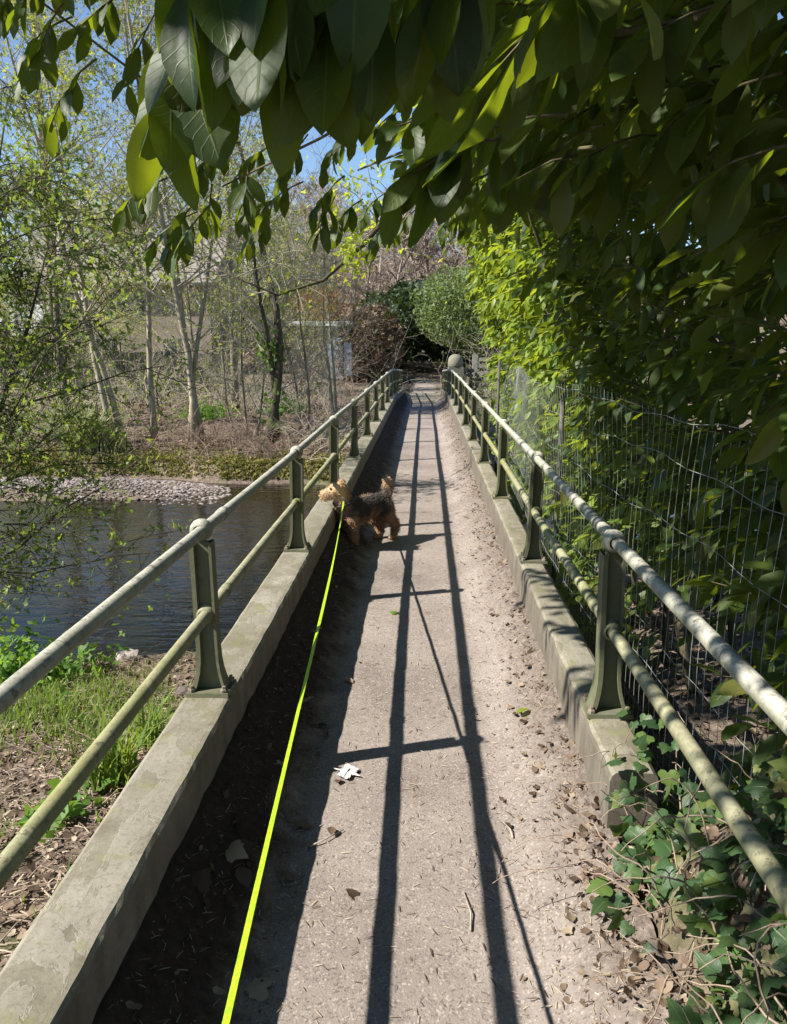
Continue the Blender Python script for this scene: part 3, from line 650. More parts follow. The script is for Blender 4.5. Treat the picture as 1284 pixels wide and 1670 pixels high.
# higher crown, shading the hedge
k = 0
while k < 1350:
    x = R.uniform(-2.9, 1.6); y = R.uniform(-2.2, 5.0); z = R.uniform(2.5, 4.3); gsh = x + 1.03 * z; yg = y + 0.33 * z
    if gsh < 1.05 or gsh > 4.2: continue
    if gsh < 1.7 and R.random() < (0.75 if gsh < 1.2 or (yg < 2.4 and gsh < 1.42) else 0.25): continue
    if yg > 5.9 or (yg > 4.6 and R.random() < 0.5): continue
    if z < 1.6 + 0.40 * y + 0.30 and x < 0.1: continue
    shoot((x, y, z), (R.normal(), R.normal() * 0.7, 0.1), 0.36, 9, 0.13, 0.4, far_l, st); k += 1
mb = MB(); leaves_to(mb, far_l, LAUREL); part('foliage', mb, M['laurel'], tree, kind='stuff')
mb = MB(); stems_to(mb, st, 4); part('shoots', mb, M['laurel_bark'], tree, kind='stuff')

# ------------------------------------------------------------------ trees on the banks
def grow(base, H, r0, lean=(0, 0), limbs=16, sub=6, twigs=5, start=0.3, spread=0.9, wob=0.05, twl=0.45, limb_len=0.34, pend=0.0, trunk=None):
    """trunk, branch tubes, and twig points for leaves"""
    T = MB(); B = MB(); tips = []
    base = np.array(base, float)
    if trunk is None:
        n = 12; P = [base]; d = nrm([lean[0], lean[1], 1.0])
        for i in range(n - 1):
            d = nrm(d + np.array([R.normal() * wob - lean[0] * 0.02, R.normal() * wob, 0.04])); P.append(P[-1] + d * H / (n - 1))
        P = np.array(P)
    else: P = np.array(trunk, float); n = len(P)
    rad = r0 * np.linspace(1, 0.12, n); rad[0] *= 1.35
    T.tube(P, rad, 8)
    def at(t):
        f = t * (n - 1); i = min(n - 2, int(f)); return P[i] + (P[i + 1] - P[i]) * (f - i), r0 * (1 - 0.88 * t)
    for i in range(limbs):
        t = start + (1 - start) * ((i + R.random()) / limbs); p, r = at(min(t, 0.99)); a = R.random() * 6.28
        d = nrm([math.cos(a) * spread, math.sin(a) * spread, 0.55 + 0.4 * R.random()]); L = H * limb_len * (1.15 - t * 0.75) * R.uniform(0.6, 1.2)
        Q = [p]; 
        for k in range(5): d = nrm(d + R.normal(size=3) * 0.16 + [0, 0, 0.05 - pend]); Q.append(Q[-1] + d * L / 5)
        B.tube(Q, np.linspace(r * 0.42, max(0.004, r * 0.08), 6), 5, cap=False)
        for j in range(sub):
            m_ = R.uniform(0.2, 1.0) * 5; ii = min(4, int(m_)); q = Q[ii] + (Q[ii + 1] - Q[ii]) * (m_ - ii); e = nrm(d + R.normal(size=3) * 0.75 + [0, 0, 0.1 - pend]); l = L * R.uniform(0.25, 0.5)
            S = [q]
            for k in range(3): e = nrm(e + R.normal(size=3) * 0.2 + [0, 0, -pend * 0.6]); S.append(S[-1] + e * l / 3)
            B.tube(S, [max(0.0045, r * 0.11), 0.004, 0.0035, 0.002], 4, cap=False)
            for w in range(twigs):
                m2 = R.uniform(0.15, 1) * 3; jj = min(2, int(m2)); s0 = S[jj] + (S[jj + 1] - S[jj]) * (m2 - jj); g_ = nrm(e + R.normal(size=3) * 0.9 + [0, 0, -pend * 0.5]); tl = twl * R.uniform(0.4, 1.0)
                s1 = s0 + g_ * tl * 0.5; s2 = s1 + nrm(g_ + R.normal(size=3) * 0.3) * tl * 0.5
                B.tube([s0, s1, s2], [0.003, 0.0025, 0.0015], 3, cap=False)
                tips += [s1, s2, (s0 + s1) / 2]
    return T, B, np.array(tips)
def foliage(tips, per, size, jit, tmpl=CLUMP3):
    mb = MB(); n = len(tips) * per
    if per < 1: tips = tips[R.random(len(tips)) < per]; per = 1
    P = np.repeat(tips, per, 0) + R.normal(size=(len(tips) * per, 3)) * jit
    n = len(P); mb.scatter(tmpl, rand_frames(n), P, size * R.uniform(0.5, 1.2, n)); return mb
def bank_tree(name, base, label, cat='tree', bark='bark', twig='twig', leaf='spring', per=1, size=0.05, jit=0.05, group=None, **kw):
    base = (base[0], base[1], float(ground_z(base[0], base[1])) - 0.05)
    t = thing(name, base, label, cat, group); stems = kw.pop('stems', [(0, 0, 0, 0, 1)])
    B_ = MB(); tips = []
    for (dx, dy, lx, ly, k) in stems:
        kk = dict(kw); kk['H'] = kw['H'] * k; kk['r0'] = kw['r0'] * k
        T, B, tp = grow((base[0] + dx, base[1] + dy, base[2]), lean=(lx, ly), **kk); part('trunk', T, M[bark], t); B_.v += []; tips.append(tp)
        part('branches', B, M[twig], t, kind='stuff')
    if leaf: part('crown', foliage(np.concatenate(tips), per, size, jit), M[leaf], t, kind='stuff')
    return t
bank_tree('slender_tree', (-7.3, 18.3), 'slender pale tree of two leaning stems rising behind the sedge tussock', bark='pale_bark', H=11, r0=0.085, limbs=26, sub=7, twigs=6, start=0.28, stems=[(0, 0, -0.14, 0.0, 1), (0.12, 0.2, -0.05, 0, 0.95)], per=0.9, size=0.06)
bank_tree('slender_tree', (-6.45, 18.6), 'single straight pale-stemmed young tree on the mossy bank beside the two-stemmed tree', bark='pale_bark', H=10.5, r0=0.075, limbs=30, sub=7, twigs=6, start=0.3, stems=[(0, 0, -0.01, 0, 1)], per=0.9, size=0.06)
bank_tree('slender_tree', (-5.35, 18.2), 'pale tree of three close stems on the bank above the gravel bar', bark='pale_bark', H=11.5, r0=0.085, limbs=24, sub=6, twigs=6, start=0.25, stems=[(0, 0, 0.02, 0, 1), (0.14, 0.12, -0.09, 0.0, 0.9), (-0.16, 0.1, -0.02, 0.05, 0.8)], per=0.9, size=0.055)
ivt = bank_tree('ivy_clad_tree', (-3.5, 18.0), 'dark rough-barked tree with ivy round its forked trunk by the river bank', bark='dark_bark', H=8.5, r0=0.115, limbs=20, sub=6, twigs=5, start=0.2, stems=[(0, 0, -0.03, 0, 1), (0.14, 0.05, 0.06, 0, 0.7)], per=0.7, size=0.05, wob=0.08)
mb = MB(); n_ = 230; aa = R.random(n_) * 6.28; hh = np.concatenate([R.uniform(0.0, 1.2, 90), R.normal(2.1, 0.28, 140)]); P = np.stack([-3.45 + np.cos(aa) * R.uniform(0.1, 0.34, n_), 18.0 + np.sin(aa) * R.uniform(0.1, 0.32, n_), -0.7 + np.abs(hh)], -1)
mb.scatter(IVY, rand_frames(n_), P, R.uniform(0.06, 0.13, n_)); part('ivy', mb, M['herb'], ivt, kind='stuff')
bank_tree('sapling', (-2.35, 20.5), 'thin bare sapling standing beside the far railing, leafless', bark='pale_bark', H=6.5, r0=0.05, limbs=16, sub=5, twigs=4, start=0.2, stems=[(0, 0, 0.03, 0, 1), (0.1, 0, -0.05, 0, 0.9)], per=0.12, size=0.05)
bank_tree('sapling', (-2.9, 19.2), 'crooked grey sapling leaning toward the railing near the ivy-clad trunk', bark='bark', H=5.0, r0=0.04, limbs=14, sub=6, twigs=4, start=0.15, stems=[(0, 0, 0.25, -0.1, 1), (-0.1, 0, -0.1, 0.1, 0.8)], per=0.1, size=0.05)
bank_tree('sapling', (-4.4, 19.5), 'bushy bare sapling between the three-stemmed tree and the ivy-clad tree', bark='bark', H=4.6, r0=0.035, limbs=16, sub=6, twigs=4, start=0.1, stems=[(0, 0, -0.1, 0, 1), (0.2, 0, 0.2, 0, 0.9), (-0.3, 0, -0.3, 0, 0.8)], per=0.25, size=0.05)
bank_tree('tall_tree', (-11.0, 24.0), 'tall bare-branched tree with first yellow-green leaves behind the slender trees', bark='bark', H=15, r0=0.13, limbs=30, sub=8, twigs=5, start=0.25, twl=0.8, per=0.5, size=0.065, jit=0.07)
bank_tree('tall_tree', (-9.6, 21.0), 'tall budding tree whose fine twigs cross the open sky', bark='bark', H=13, r0=0.10, limbs=30, sub=8, twigs=5, start=0.25, twl=0.7, per=0.5, size=0.065, jit=0.06)
bank_tree('tall_tree', (-6.0, 25.0), 'tall grey budding tree in front of the slate roof', bark='bark', H=13.5, r0=0.11, limbs=28, sub=8, twigs=5, start=0.3, twl=0.7, per=0.5, size=0.06, jit=0.06)
bank_tree('tall_tree', (-13.0, 20.0), 'tall leafing tree at the upstream end of the far bank', bark='bark', H=13, r0=0.12, limbs=30, sub=8, twigs=5, start=0.15, twl=0.7, per=0.5, size=0.07, jit=0.08)
# smaller garden trees between bank and houses, copies of two kinds
GT = []
for i in range(3):
    T, B, tp = grow((0, 0, 0), 6.5 + i, 0.06, limbs=34, sub=8, twigs=6, start=0.08, spread=1.0, twl=0.7, limb_len=0.36)
    a_, b_, c_ = T.mesh('trunk'), B.mesh('branches'), foliage(tp, 0.65, 0.06, 0.06).mesh('crown')
    a_.materials.append(M['bark']); b_.materials.append(M['twig']); c_.materials.append(M['spring']); GT.append((a_, b_, c_))
for i, (x, y) in enumerate([(-15.5, 29), (-11.6, 28.5), (-8.8, 30.5), (-5.9, 31), (-13.4, 35), (-8.2, 35.5), (-17.4, 33), (-5.2, 35.5), (-14.4, 30.5), (-18.8, 29.5), (-19.5, 35)]):
    z = float(ground_z(x, y)) - 0.05
    t_ = thing('garden_tree', (x, y, z), 'fine-twigged budding garden tree veiling the houses beyond the far bank', 'tree', 'budding garden trees before the houses')
    t_.rotation_euler.z = R.random() * 6.28; s_ = R.uniform(0.8, 1.25); t_.scale = (s_, s_, s_)
    for nm, me_ in zip(('trunk', 'branches', 'crown'), GT[i % 3]):
        o = link(nm, me_, parent=t_)
        if nm != 'trunk': o['kind'] = 'stuff'
# hawthorn on the near bank
bank_tree('hawthorn_bush', (-4.75, 6.55), 'leafy green hawthorn bush drooping over the water from the near bank', 'bush', bark='dark_bark', twig='dark_bark', leaf='haw', H=5.2, r0=0.06, limbs=28, sub=8, twigs=6, start=0.06, spread=1.2, limb_len=0.42, pend=0.12, stems=[(0, 0, 0.10, 0.22, 1), (-0.4, 0.2, -0.1, 0.3, 0.9), (0.15, 0.1, 0.2, 0.4, 0.8)], per=1, size=0.046, jit=0.07, twl=0.45)
# maple whose bough crosses above the path
mp = thing('maple_tree', (2.6, 11.8, -1.2), 'budding maple with lime green clusters on a bough reaching over the bridge', 'tree')
tr = [(2.6, 11.8, -1.2), (2.5, 11.7, 0.5), (2.3, 11.5, 2.0), (2.1, 11.3, 3.3), (1.8, 11.0, 4.6), (1.5, 10.6, 6.0), (1.2, 10.2, 7.2)]
T, B, tips = grow(tr[0], 8.5, 0.13, limbs=18, sub=6, twigs=5, start=0.5, trunk=tr, twl=0.4); part('trunk', T, M['bark'], mp); part('branches', B, M['bark'], mp, kind='stuff')
bough = [(2.1, 11.3, 3.3), (1.3, 10.6, 3.55), (0.5, 9.8, 3.45), (-0.3, 9.0, 3.05), (-0.65, 8.9, 2.65), (-1.1, 8.8, 2.25), (-1.6, 8.8, 2.1), (-2.2, 8.6, 2.35)]
mb = MB(); mb.tube(bough, np.linspace(0.05, 0.008, 8), 7); bo = part('bough', mb, M['dark_bark'], mp)
B2 = MB(); tips2 = []
for i in range(46):
    t = R.uniform(1.5, 6.95); k = int(t); p = np.array(bough[k]) + (np.array(bough[min(7, k + 1)]) - np.array(bough[k])) * (t - k); d = nrm(R.normal(size=3) * [0.8, 0.8, 0.5] + [0, 0, 0.25]); S = [p]
    for w in range(4): d = nrm(d + R.normal(size=3) * 0.25); S.append(S[-1] + d * R.uniform(0.12, 0.26)); tips2.append(S[-1])
    B2.tube(S, np.linspace(0.007, 0.002, 5), 4, cap=False)
part('branches', B2, M['bark'], mp, kind='stuff')
tips2 = np.array(tips2); hang = []
for (x, y, z, n_, s) in [(-0.80, 8.6, 2.75, 170, 0.11), (-0.72, 8.5, 2.42, 110, 0.07), (-0.88, 8.7, 3.1, 90, 0.16), (0.05, 8.4, 3.5, 160, 0.3), (0.4, 8.6, 3.7, 160, 0.35), (-0.3, 8.5, 3.2, 100, 0.25), (0.7, 9.2, 3.1, 140, 0.3)]:
    hang.append(np.array([x, y, z]) + R.normal(size=(n_, 3)) * [s, s, s * 1.5])
mb = foliage(np.concatenate([tips[R.random(len(tips)) < 0.5], tips2[R.random(len(tips2)) < 0.35]] + hang), 1, 0.045, 0.05); part('crown', mb, M['lime'], mp, kind='stuff')

# ------------------------------------------------------------------ far end: tunnel of hedges, yew, pillar, gate
def bush_shell(c, h, n, size, inner=0.75, flat=False):
    d = nrm(R.normal(size=(n, 3))); rr = R.uniform(inner, 1.0, n) ** 0.7 + 0.12 * np.sin(d[:, 0] * 7 + d[:, 2] * 5) * np.cos(d[:, 1] * 6)
    return np.array(c) + d * rr[:, None] * np.array(h)
def bush(name, c, h, n, size, leaf, label, cat='bush', tmpl=CLUMP3, stems=8, twig='brown_twig', inner=0.55, group=None, spikes=0):
    base = (c[0], c[1], c[2] - h[2]); t = thing(name, base, label, cat, group)
    mb = MB(); P = bush_shell(c, h, n, size, inner); P = P[P[:, 2] > base[2] - 0.1]; m_ = len(P)
    mb.scatter(tmpl, rand_frames(m_), P, size * R.uniform(0.6, 1.3, m_)); part('foliage', mb, M[leaf], t, kind='stuff')
    mb = MB()
    for i in range(stems):
        e = np.array(c) + nrm(R.normal(size=3)) * np.array(h) * 0.8; b = np.array(base) + R.normal(size=3) * [0.25, 0.25, 0]
        mb.tube([b, (b + e) / 2 + R.normal(size=3) * 0.1, e], [0.03, 0.018, 0.006], 4, cap=False)
    part('stems', mb, M[twig], t, kind='stuff'); return t
bush('yew_bush', (1.9, 36.5, 3.1), (2.5, 2.2, 1.9), 9000, 0.10, 'yew', 'feathery light green evergreen bush beside the path beyond the stone pillar', inner=0.4)
bush('beech_hedge', (-2.7, 39.0, 1.3), (1.7, 3.0, 2.1), 5000, 0.12, 'brown_leaf', 'brown-leaved beech hedge on one side of the dark path opening', 'hedge', stems=2)
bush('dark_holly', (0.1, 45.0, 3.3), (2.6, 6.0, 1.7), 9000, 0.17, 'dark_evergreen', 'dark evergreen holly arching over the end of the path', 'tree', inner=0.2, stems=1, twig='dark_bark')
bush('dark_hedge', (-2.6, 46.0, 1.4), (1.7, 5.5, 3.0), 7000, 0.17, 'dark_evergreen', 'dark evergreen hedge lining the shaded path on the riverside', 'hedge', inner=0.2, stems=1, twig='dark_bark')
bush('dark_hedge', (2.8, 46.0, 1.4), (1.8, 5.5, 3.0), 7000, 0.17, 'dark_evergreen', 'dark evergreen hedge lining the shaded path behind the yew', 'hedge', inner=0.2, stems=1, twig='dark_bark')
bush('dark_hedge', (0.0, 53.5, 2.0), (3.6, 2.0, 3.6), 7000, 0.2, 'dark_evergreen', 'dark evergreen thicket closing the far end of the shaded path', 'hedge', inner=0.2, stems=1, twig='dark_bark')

pil = thing('stone_pillar', (1.10, 28.95, -0.4), 'round-topped weathered stone gate pillar at the end of the mossy railing', 'pillar')
mb = MB(); pr = [(0.30, -0.4), (0.30, 0.35), (0.28, 0.45)]
for i, (z0, z1) in enumerate([(-0.40, 0.05), (0.06, 0.40), (0.41, 0.74)]):
    m_ = MB(); m_.box((1.10 + 0.01 * i, 28.95, (z0 + z1) / 2), (0.27, 0.25, (z1 - z0) / 2), 0.03 * i, rnd=0.3 * i, taper=0.97); part('stone', m_, M['stone'], pil, False)
m_ = MB(); m_.lathe([(0.26, 0.745), (0.275, 0.77), (0.275, 0.90), (0.255, 1.02), (0.20, 1.11), (0.11, 1.165), (0, 1.18)], (1.11, 28.95, 0), 14); part('capstone', m_, M['stone'], pil)
wallt = thing('stone_wall', (1.75, 29.2, -0.5), 'low tumbled stone wall between the round-topped pillar and the timber gate', 'wall')
for i in range(26):
    c = np.array([1.45 + 0.22 * (i % 4) + R.normal() * 0.03, 29.2 + R.normal() * 0.05, -0.42 + 0.17 * (i // 4) + R.normal() * 0.02])
    m_ = MB(); V = ICO1[0] * (np.array([0.13, 0.17, 0.095]) * R.uniform(0.85, 1.15, 3)); V = V * (1 + 0.15 * np.sin(V[:, :1] * 40 + i) * np.cos(V[:, 1:2] * 33)); m_.add(V + c, ICO1[1], R.random()); part('stone', m_, M['stone'], wallt, False)
gate = thing('timber_gate', (2.6, 29.6, -0.5), 'weathered grey timber field gate beside the stone wall', 'gate')
for x in (1.85, 3.55): m_ = MB(); m_.box((x, 29.6, 0.33), (0.09, 0.09, 0.83)); part('post', m_, M['old_timber'], gate, False)
for z in (0.0, 0.25, 0.5, 0.75, 0.98): m_ = MB(); m_.box((2.7, 29.55, z), (0.78, 0.025, 0.05 if z < 0.9 else 0.065)); part('bar', m_, M['old_timber'], gate, False)
m_ = MB(); m_.box((2.7, 29.51, 0.5), (0.05, 0.018, 0.52)); part('brace', m_, M['old_timber'], gate, False)

# ------------------------------------------------------------------ houses and garden things behind the trees
def house(label, x0, x1, y0, y1, zb, ze, zr, wall, roof, windows=(), chimney=None, gable=False):
    base = ((x0 + x1) / 2, y0, zb); t = thing('house', base, label, 'house')
    m_ = MB(); m_.box(((x0 + x1) / 2, (y0 + y1) / 2, (zb + ze) / 2), ((x1 - x0) / 2, (y1 - y0) / 2, (ze - zb) / 2)); part('wall', m_, M[wall], t, False)
    m_ = MB(); o = 0.4
    if not gable:
        ym = (y0 + y1) / 2; V = [(x0 - o, y0 - o, ze - 0.1), (x1 + o, y0 - o, ze - 0.1), (x1 + o, ym, zr), (x0 - o, ym, zr), (x1 + o, y1 + o, ze - 0.1), (x0 - o, y1 + o, ze - 0.1)]
        F = [(0, 1, 2, 3), (3, 2, 4, 5)]; G = [(0, 3, 5), (1, 4, 2)]
    else:
        xm = (x0 + x1) / 2; V = [(x0 - o, y0 - o, ze - 0.1), (xm, y0 - o, zr), (xm, y1 + o, zr), (x0 - o, y1 + o, ze - 0.1), (x1 + o, y0 - o, ze - 0.1), (x1 + o, y1 + o, ze - 0.1)]
        F = [(0, 1, 2, 3), (1, 4, 5, 2)]; G = [(0, 4, 1), (3, 2, 5)]
    V = np.array(V, float); m_.add(np.concatenate([V, V - [0, 0, 0.16]]), [np.array(F + [tuple(i + 6 for i in f[::-1]) for f in F]), np.array(G)]); rf = part('roof', m_, M[roof], t, False)
    m_ = MB(); m_.box(((x0 + x1) / 2, y0 - o - 0.05, ze - 0.18), ((x1 - x0) / 2 + o, 0.06, 0.07)); part('gutter', m_, M['fence_timber'], t, False)
    if chimney:
        m_ = MB(); cx, cy, cz = chimney; m_.box((cx, cy, cz - 0.7), (0.42, 0.35, 0.9)); ch = part('chimney', m_, M['brick_red'], rf, False)
        for k in (-1, 1): m_ = MB(); m_.lathe([(0.13, 0), (0.11, 0.4), (0.0, 0.4)], (cx + 0.18 * k, cy, cz + 0.2), 8); part('chimney_pot', m_, M['white'], rf)
    for (wx, wz, w, h) in windows:
        m_ = MB(); m_.box((wx, y0 - 0.03, wz), (w / 2, 0.05, h / 2)); f_ = part('window', m_, M['old_timber'], t, False)
        for s in (-1, 1): m_ = MB(); m_.box((wx + s * w / 4, y0 - 0.075, wz), (w / 4 - 0.06, 0.012, h / 2 - 0.08)); part('pane', m_, M['glass'], f_, False)
    return t
house('pale walled house with a long brown-grey tiled roof and a chimney', -21.5, -11.2, 42, 49, -0.3, 4.7, 7.4, 'brick', 'roof', [(-15.2, 3.4, 1.3, 1.3), (-18.5, 3.4, 1.3, 1.3), (-13.0, 1.2, 1.6, 1.3), (-17.5, 1.2, 2.0, 1.3)], (-16.8, 45.0, 8.0))
house('grey slate roofed house partly hidden behind bare trees', -15.0, -10.6, 52, 60, 0.2, 4.6, 7.3, 'brick_red', 'slate', [(-11.8, 3.2, 1.1, 1.2)])
house('low dark garage roofed in blue-grey slate below the long-roofed house', -25.5, -18.6, 37, 41, -0.5, 2.0, 3.4, 'brick_red', 'slate')
shed = thing('garden_shed', (-4.8, 38.0, -0.3), 'low flat-roofed shed with a white fascia behind the bare saplings', 'shed')
m_ = MB(); m_.box((-4.9, 39.0, 1.0), (1.45, 1.0, 1.35)); part('wall', m_, M['fence_timber'], shed, False)
m_ = MB(); m_.box((-4.9, 39.0, 2.45), (1.62, 1.2, 0.11)); part('roof', m_, M['white'], shed, False)
m_ = MB(); m_.box((-4.2, 37.98, 0.85), (0.4, 0.03, 0.95)); dr = part('door', m_, M['bluegrey'], shed, False)
sg = thing('notice_board', (-3.45, 36.0, -0.2), 'tall pale blue-grey board standing by the path before the beech hedge', 'board')
m_ = MB(); m_.box((-3.45, 36.0, 0.85), (0.17, 0.03, 0.72)); part('panel', m_, M['bluegrey'], sg, False)
for s in (-1, 1): m_ = MB(); m_.box((-3.45 + 0.19 * s, 36.04, 0.62), (0.04, 0.035, 1.05)); part('post', m_, M['fence_timber'], sg, False)
gf = thing('garden_fence', (-15, 32, -0.5), 'dark vertical board garden fence in front of the pale house', 'fence')
bm_ = MB(); bm_.box((0, 0, 0.8), (0.09, 0.012, 0.80)); bme = bm_.mesh('board', smooth=False); bme.materials.append(M['fence_timber'])
for i in range(74):
    x = -22.5 + i * 0.205; o = link('board', bme, parent=gf, loc=(x + 15, 0.002 * (i % 3) + 0.25 * math.sin(x * 0.3), float(ground_z(x, 32)) + 0.5 - 0.03 + R.normal() * 0.012))

# hillside wood: one mass of bare trees
def bare(H, seed):
    T = MB(); n = 8; P = [np.zeros(3)]; d = np.array([0, 0, 1.0])
    for i in range(n - 1): d = nrm(d + R.normal(size=3) * [0.06, 0.06, 0]); P.append(P[-1] + d * H / (n - 1))
    P = np.array(P); T.tube(P, np.linspace(0.17, 0.02, n), 5, cap=False)
    for i in range(22):
        t = R.uniform(0.12, 0.97) * (n - 1); k = min(n - 2, int(t)); p = P[k] + (P[k + 1] - P[k]) * (t - k); a = R.random() * 6.28; d = nrm([math.cos(a), math.sin(a), R.uniform(0.5, 1.2)]); L = H * R.uniform(0.14, 0.30); Q = [p]
        for w in range(3): d = nrm(d + R.normal(size=3) * 0.18 + [0, 0, 0.08]); Q.append(Q[-1] + d * L / 3)
        T.tube(Q, np.linspace(0.06, 0.018, 4), 3, cap=False)
        for w in range(7):
            q = Q[1] + (Q[3] - Q[1]) * R.random(); e = nrm(d + R.normal(size=3) * 0.6); l = L * R.uniform(0.3, 0.6); q2 = q + e * l
            T.tube([q, q2], [0.022, 0.012], 3, cap=False)
            for z in range(3): s0 = q + (q2 - q) * R.uniform(0.3, 1); T.tube([s0, s0 + nrm(e + R.normal(size=3) * 0.7) * l * 0.5], [0.013, 0.008], 3, cap=False)
    return np.concatenate(T.v), T.f
BT = [bare(h, i) for i, h in enumerate((7, 8, 9, 8.5))]
mb = MB(); mbl = MB()
for i in range(150):
    y = R.uniform(52, 100); x = R.uniform(-0.42, 0.16) * y * 1.15
    V, F = BT[i % 4]; a = R.random() * 6.28; s = R.uniform(0.8, 1.4); c, s_ = math.cos(a), math.sin(a)
    W = V * s @ np.array([[c, s_, 0], [-s_, c, 0], [0, 0, 1]]); mb.add(W + [x, y, float(ground_z(x, y)) - 0.2], F, R.random())
stuff('woodland', mb, M['far_twig'], 'bare brown-grey woodland covering the hillside behind the gardens', 'wood')
for (x, y, z, h, n_, lf, lb) in [(-6.6, 47, 3.2, (2.2, 1.6, 1.7), 2600, 'copper', 'copper-leaved bush glowing orange behind the flat-roofed shed'), (-2.6, 50, 3.4, (2.0, 1.6, 1.8), 1500, 'brown_leaf', 'russet bush on the slope above the beech hedge'), (4.6, 52, 3.5, (3.2, 3, 3.2), 4500, 'yew', 'rounded grey-green evergreen on the slope behind the yew bush')]:
    bush('garden_bush', (x, y, z), h, n_, 0.13, lf, lb, inner=0.3)

# bare brambles and shrubs on the far bank
def thicket(name, label, c, h, n, mat, leaf=None, nl=0):
    t = thing(name, (c[0], c[1], float(ground_z(c[0], c[1]))), label, 'shrub'); mb = MB(); tips = []
    for i in range(n):
        x = c[0] + R.normal() * h[0] * 0.5; y = c[1] + R.normal() * h[1] * 0.5; p = np.array([x, y, float(ground_z(x, y)) - 0.02]); d = nrm(R.normal(size=3) * [0.6, 0.6, 0.2] + [0, 0, 0.9]); L = h[2] * R.uniform(0.4, 1.1); S = [p]
        for k in range(5): d = nrm(d + R.normal(size=3) * 0.2 - [0, 0, 0.07 * k]); S.append(S[-1] + d * L / 5)
        mb.tube(S, np.linspace(0.008, 0.003, 6), 4, cap=False)
        for k in range(6):
            q = S[R.integers(1, 6)]; e = nrm(d + R.normal(size=3) * 0.8); q2 = q + e * L * 0.16; q3 = q2 + nrm(e + R.normal(size=3) * .4) * L * 0.14; mb.tube([q, q2, q3], [0.004, 0.0035, 0.002], 3, cap=False); tips += [q2, q3]
    part('stems', mb, M[mat], t, kind='stuff')
    if leaf: part('foliage', foliage(np.array(tips), nl, 0.05, 0.04), M[leaf], t, kind='stuff')
    return t
thicket('bare_shrub', 'tangle of bare brown stems on the bank under the three-stemmed tree', (-5.0, 17.6), (1.6, 0.8, 1.1), 90, 'brown_twig')
thicket('bare_shrub', 'arching bare bramble stems at the foot of the ivy-clad tree', (-3.4, 17.2), (1.6, 0.7, 0.8), 120, 'brown_twig')
thicket('bare_shrub', 'bare twiggy shrub between the ivy-clad tree and the river railing', (-2.2, 18.0), (1.1, 1.6, 1.3), 110, 'twig')
thicket('bare_shrub', 'tall bare grey shrub in front of the flat-roofed shed', (-4.6, 25.0), (3.0, 2.0, 2.8), 150, 'twig')
thicket('bare_shrub', 'reddish bare shrub in the garden beside the pale board', (-4.3, 30.5), (1.4, 2.0, 3.0), 120, 'brown_twig')
thicket('bare_shrub', 'wide bare shrub in front of the dark garden fence', (-9.5, 27.0), (4.0, 2.0, 2.6), 170, 'twig', 'spring', 1)
thicket('leafing_shrub', 'low leafing shrub beside the upstream sedge on the far bank', (-9.2, 19.0), (2.0, 1.2, 1.4), 110, 'twig', 'haw', 2)
thicket('leafing_shrub', 'pale twiggy shrub leafing beside the mossy railing before the pillar', (2.9, 23.5), (1.3, 3.0, 2.0), 120, 'twig', 'haw', 2)
thicket('leafing_shrub', 'twiggy shrub with small leaves beyond the stone wall and gate', (4.2, 32.0), (2.4, 2.0, 3.2), 150, 'twig', 'haw', 1)
def shrub_low(label, c, n, s, leaf, size): 
    t = thing('low_plant', (c[0], c[1], float(ground_z(c[0], c[1]))), label, 'plant'); mb = MB(); P = np.array([c[0], c[1], 0]) + R.normal(size=(n, 3)) * [s, s, 0]; P[:, 2] = ground_z(P[:, 0], P[:, 1]) + np.abs(R.normal(size=n)) * s * 0.5 + 0.02
    mb.scatter(CLUMP3, rand_frames(n, 0.3), P, size * R.uniform(0.6, 1.3, n)); part('foliage', mb, M[leaf], t, kind='stuff'); return t
shrub_low('leafy green plant on the garden ground behind the three-stemmed tree', (-6.4, 23.0), 700, 0.4, 'herb', 0.07)
shrub_low('low green plant at the garden edge behind the ivy-clad tree', (-4.2, 24.5), 600, 0.35, 'yew', 0.07)
shrub_low('bright green nettle patch at the water edge below the hawthorn', (-3.35, 5.75), 900, 0.30, 'herb', 0.07)
shrub_low('small leafy weed growing on bare soil beside the railing', (-1.75, 3.35), 40, 0.09, 'herb', 0.07)
shrub_low('grassy plant hugging the kerb end by the stone pillar', (0.72, 28.9), 260, 0.14, 'haw', 0.1)

def tuft(label, c, n, s, hgt, mat, name='grass_tuft', cat='grass'):
    t = thing(name, (c[0], c[1], float(ground_z(c[0], c[1]))), label, cat); mb = MB()
    for bt in BLADES:
        k = n // 3; P = np.array([c[0], c[1], 0]) + R.normal(size=(k, 3)) * [s, s, 0]; P[:, 2] = ground_z(P[:, 0], P[:, 1]) - 0.01
        sc_ = hgt * R.uniform(0.5, 1.15, k); mb.scatter(bt, rotz_frames(R.random(k) * 6.28), P, np.stack([sc_ * 0.9, sc_, sc_], -1))
    part('blades', mb, M[mat], t, kind='stuff'); return t
tuft('tall bright green grass tuft growing against the riverside kerb', (-1.66, 3.75), 130, 0.07, 0.42, 'grass')
tuft('smaller grass tuft beside the kerb near the first railing post', (-1.60, 4.25), 80, 0.05, 0.36, 'grass')
tuft('pale arching sedge tussock on the far bank beneath the leaning two-stemmed tree', (-7.6, 17.3), 420, 0.20, 1.05, 'sedge', 'sedge_tussock', 'sedge')
tuft('grey-green sedge clump on the bank edge beside the larger tussock', (-6.9, 17.2), 200, 0.14, 0.6, 'sedge', 'sedge_tussock', 'sedge')
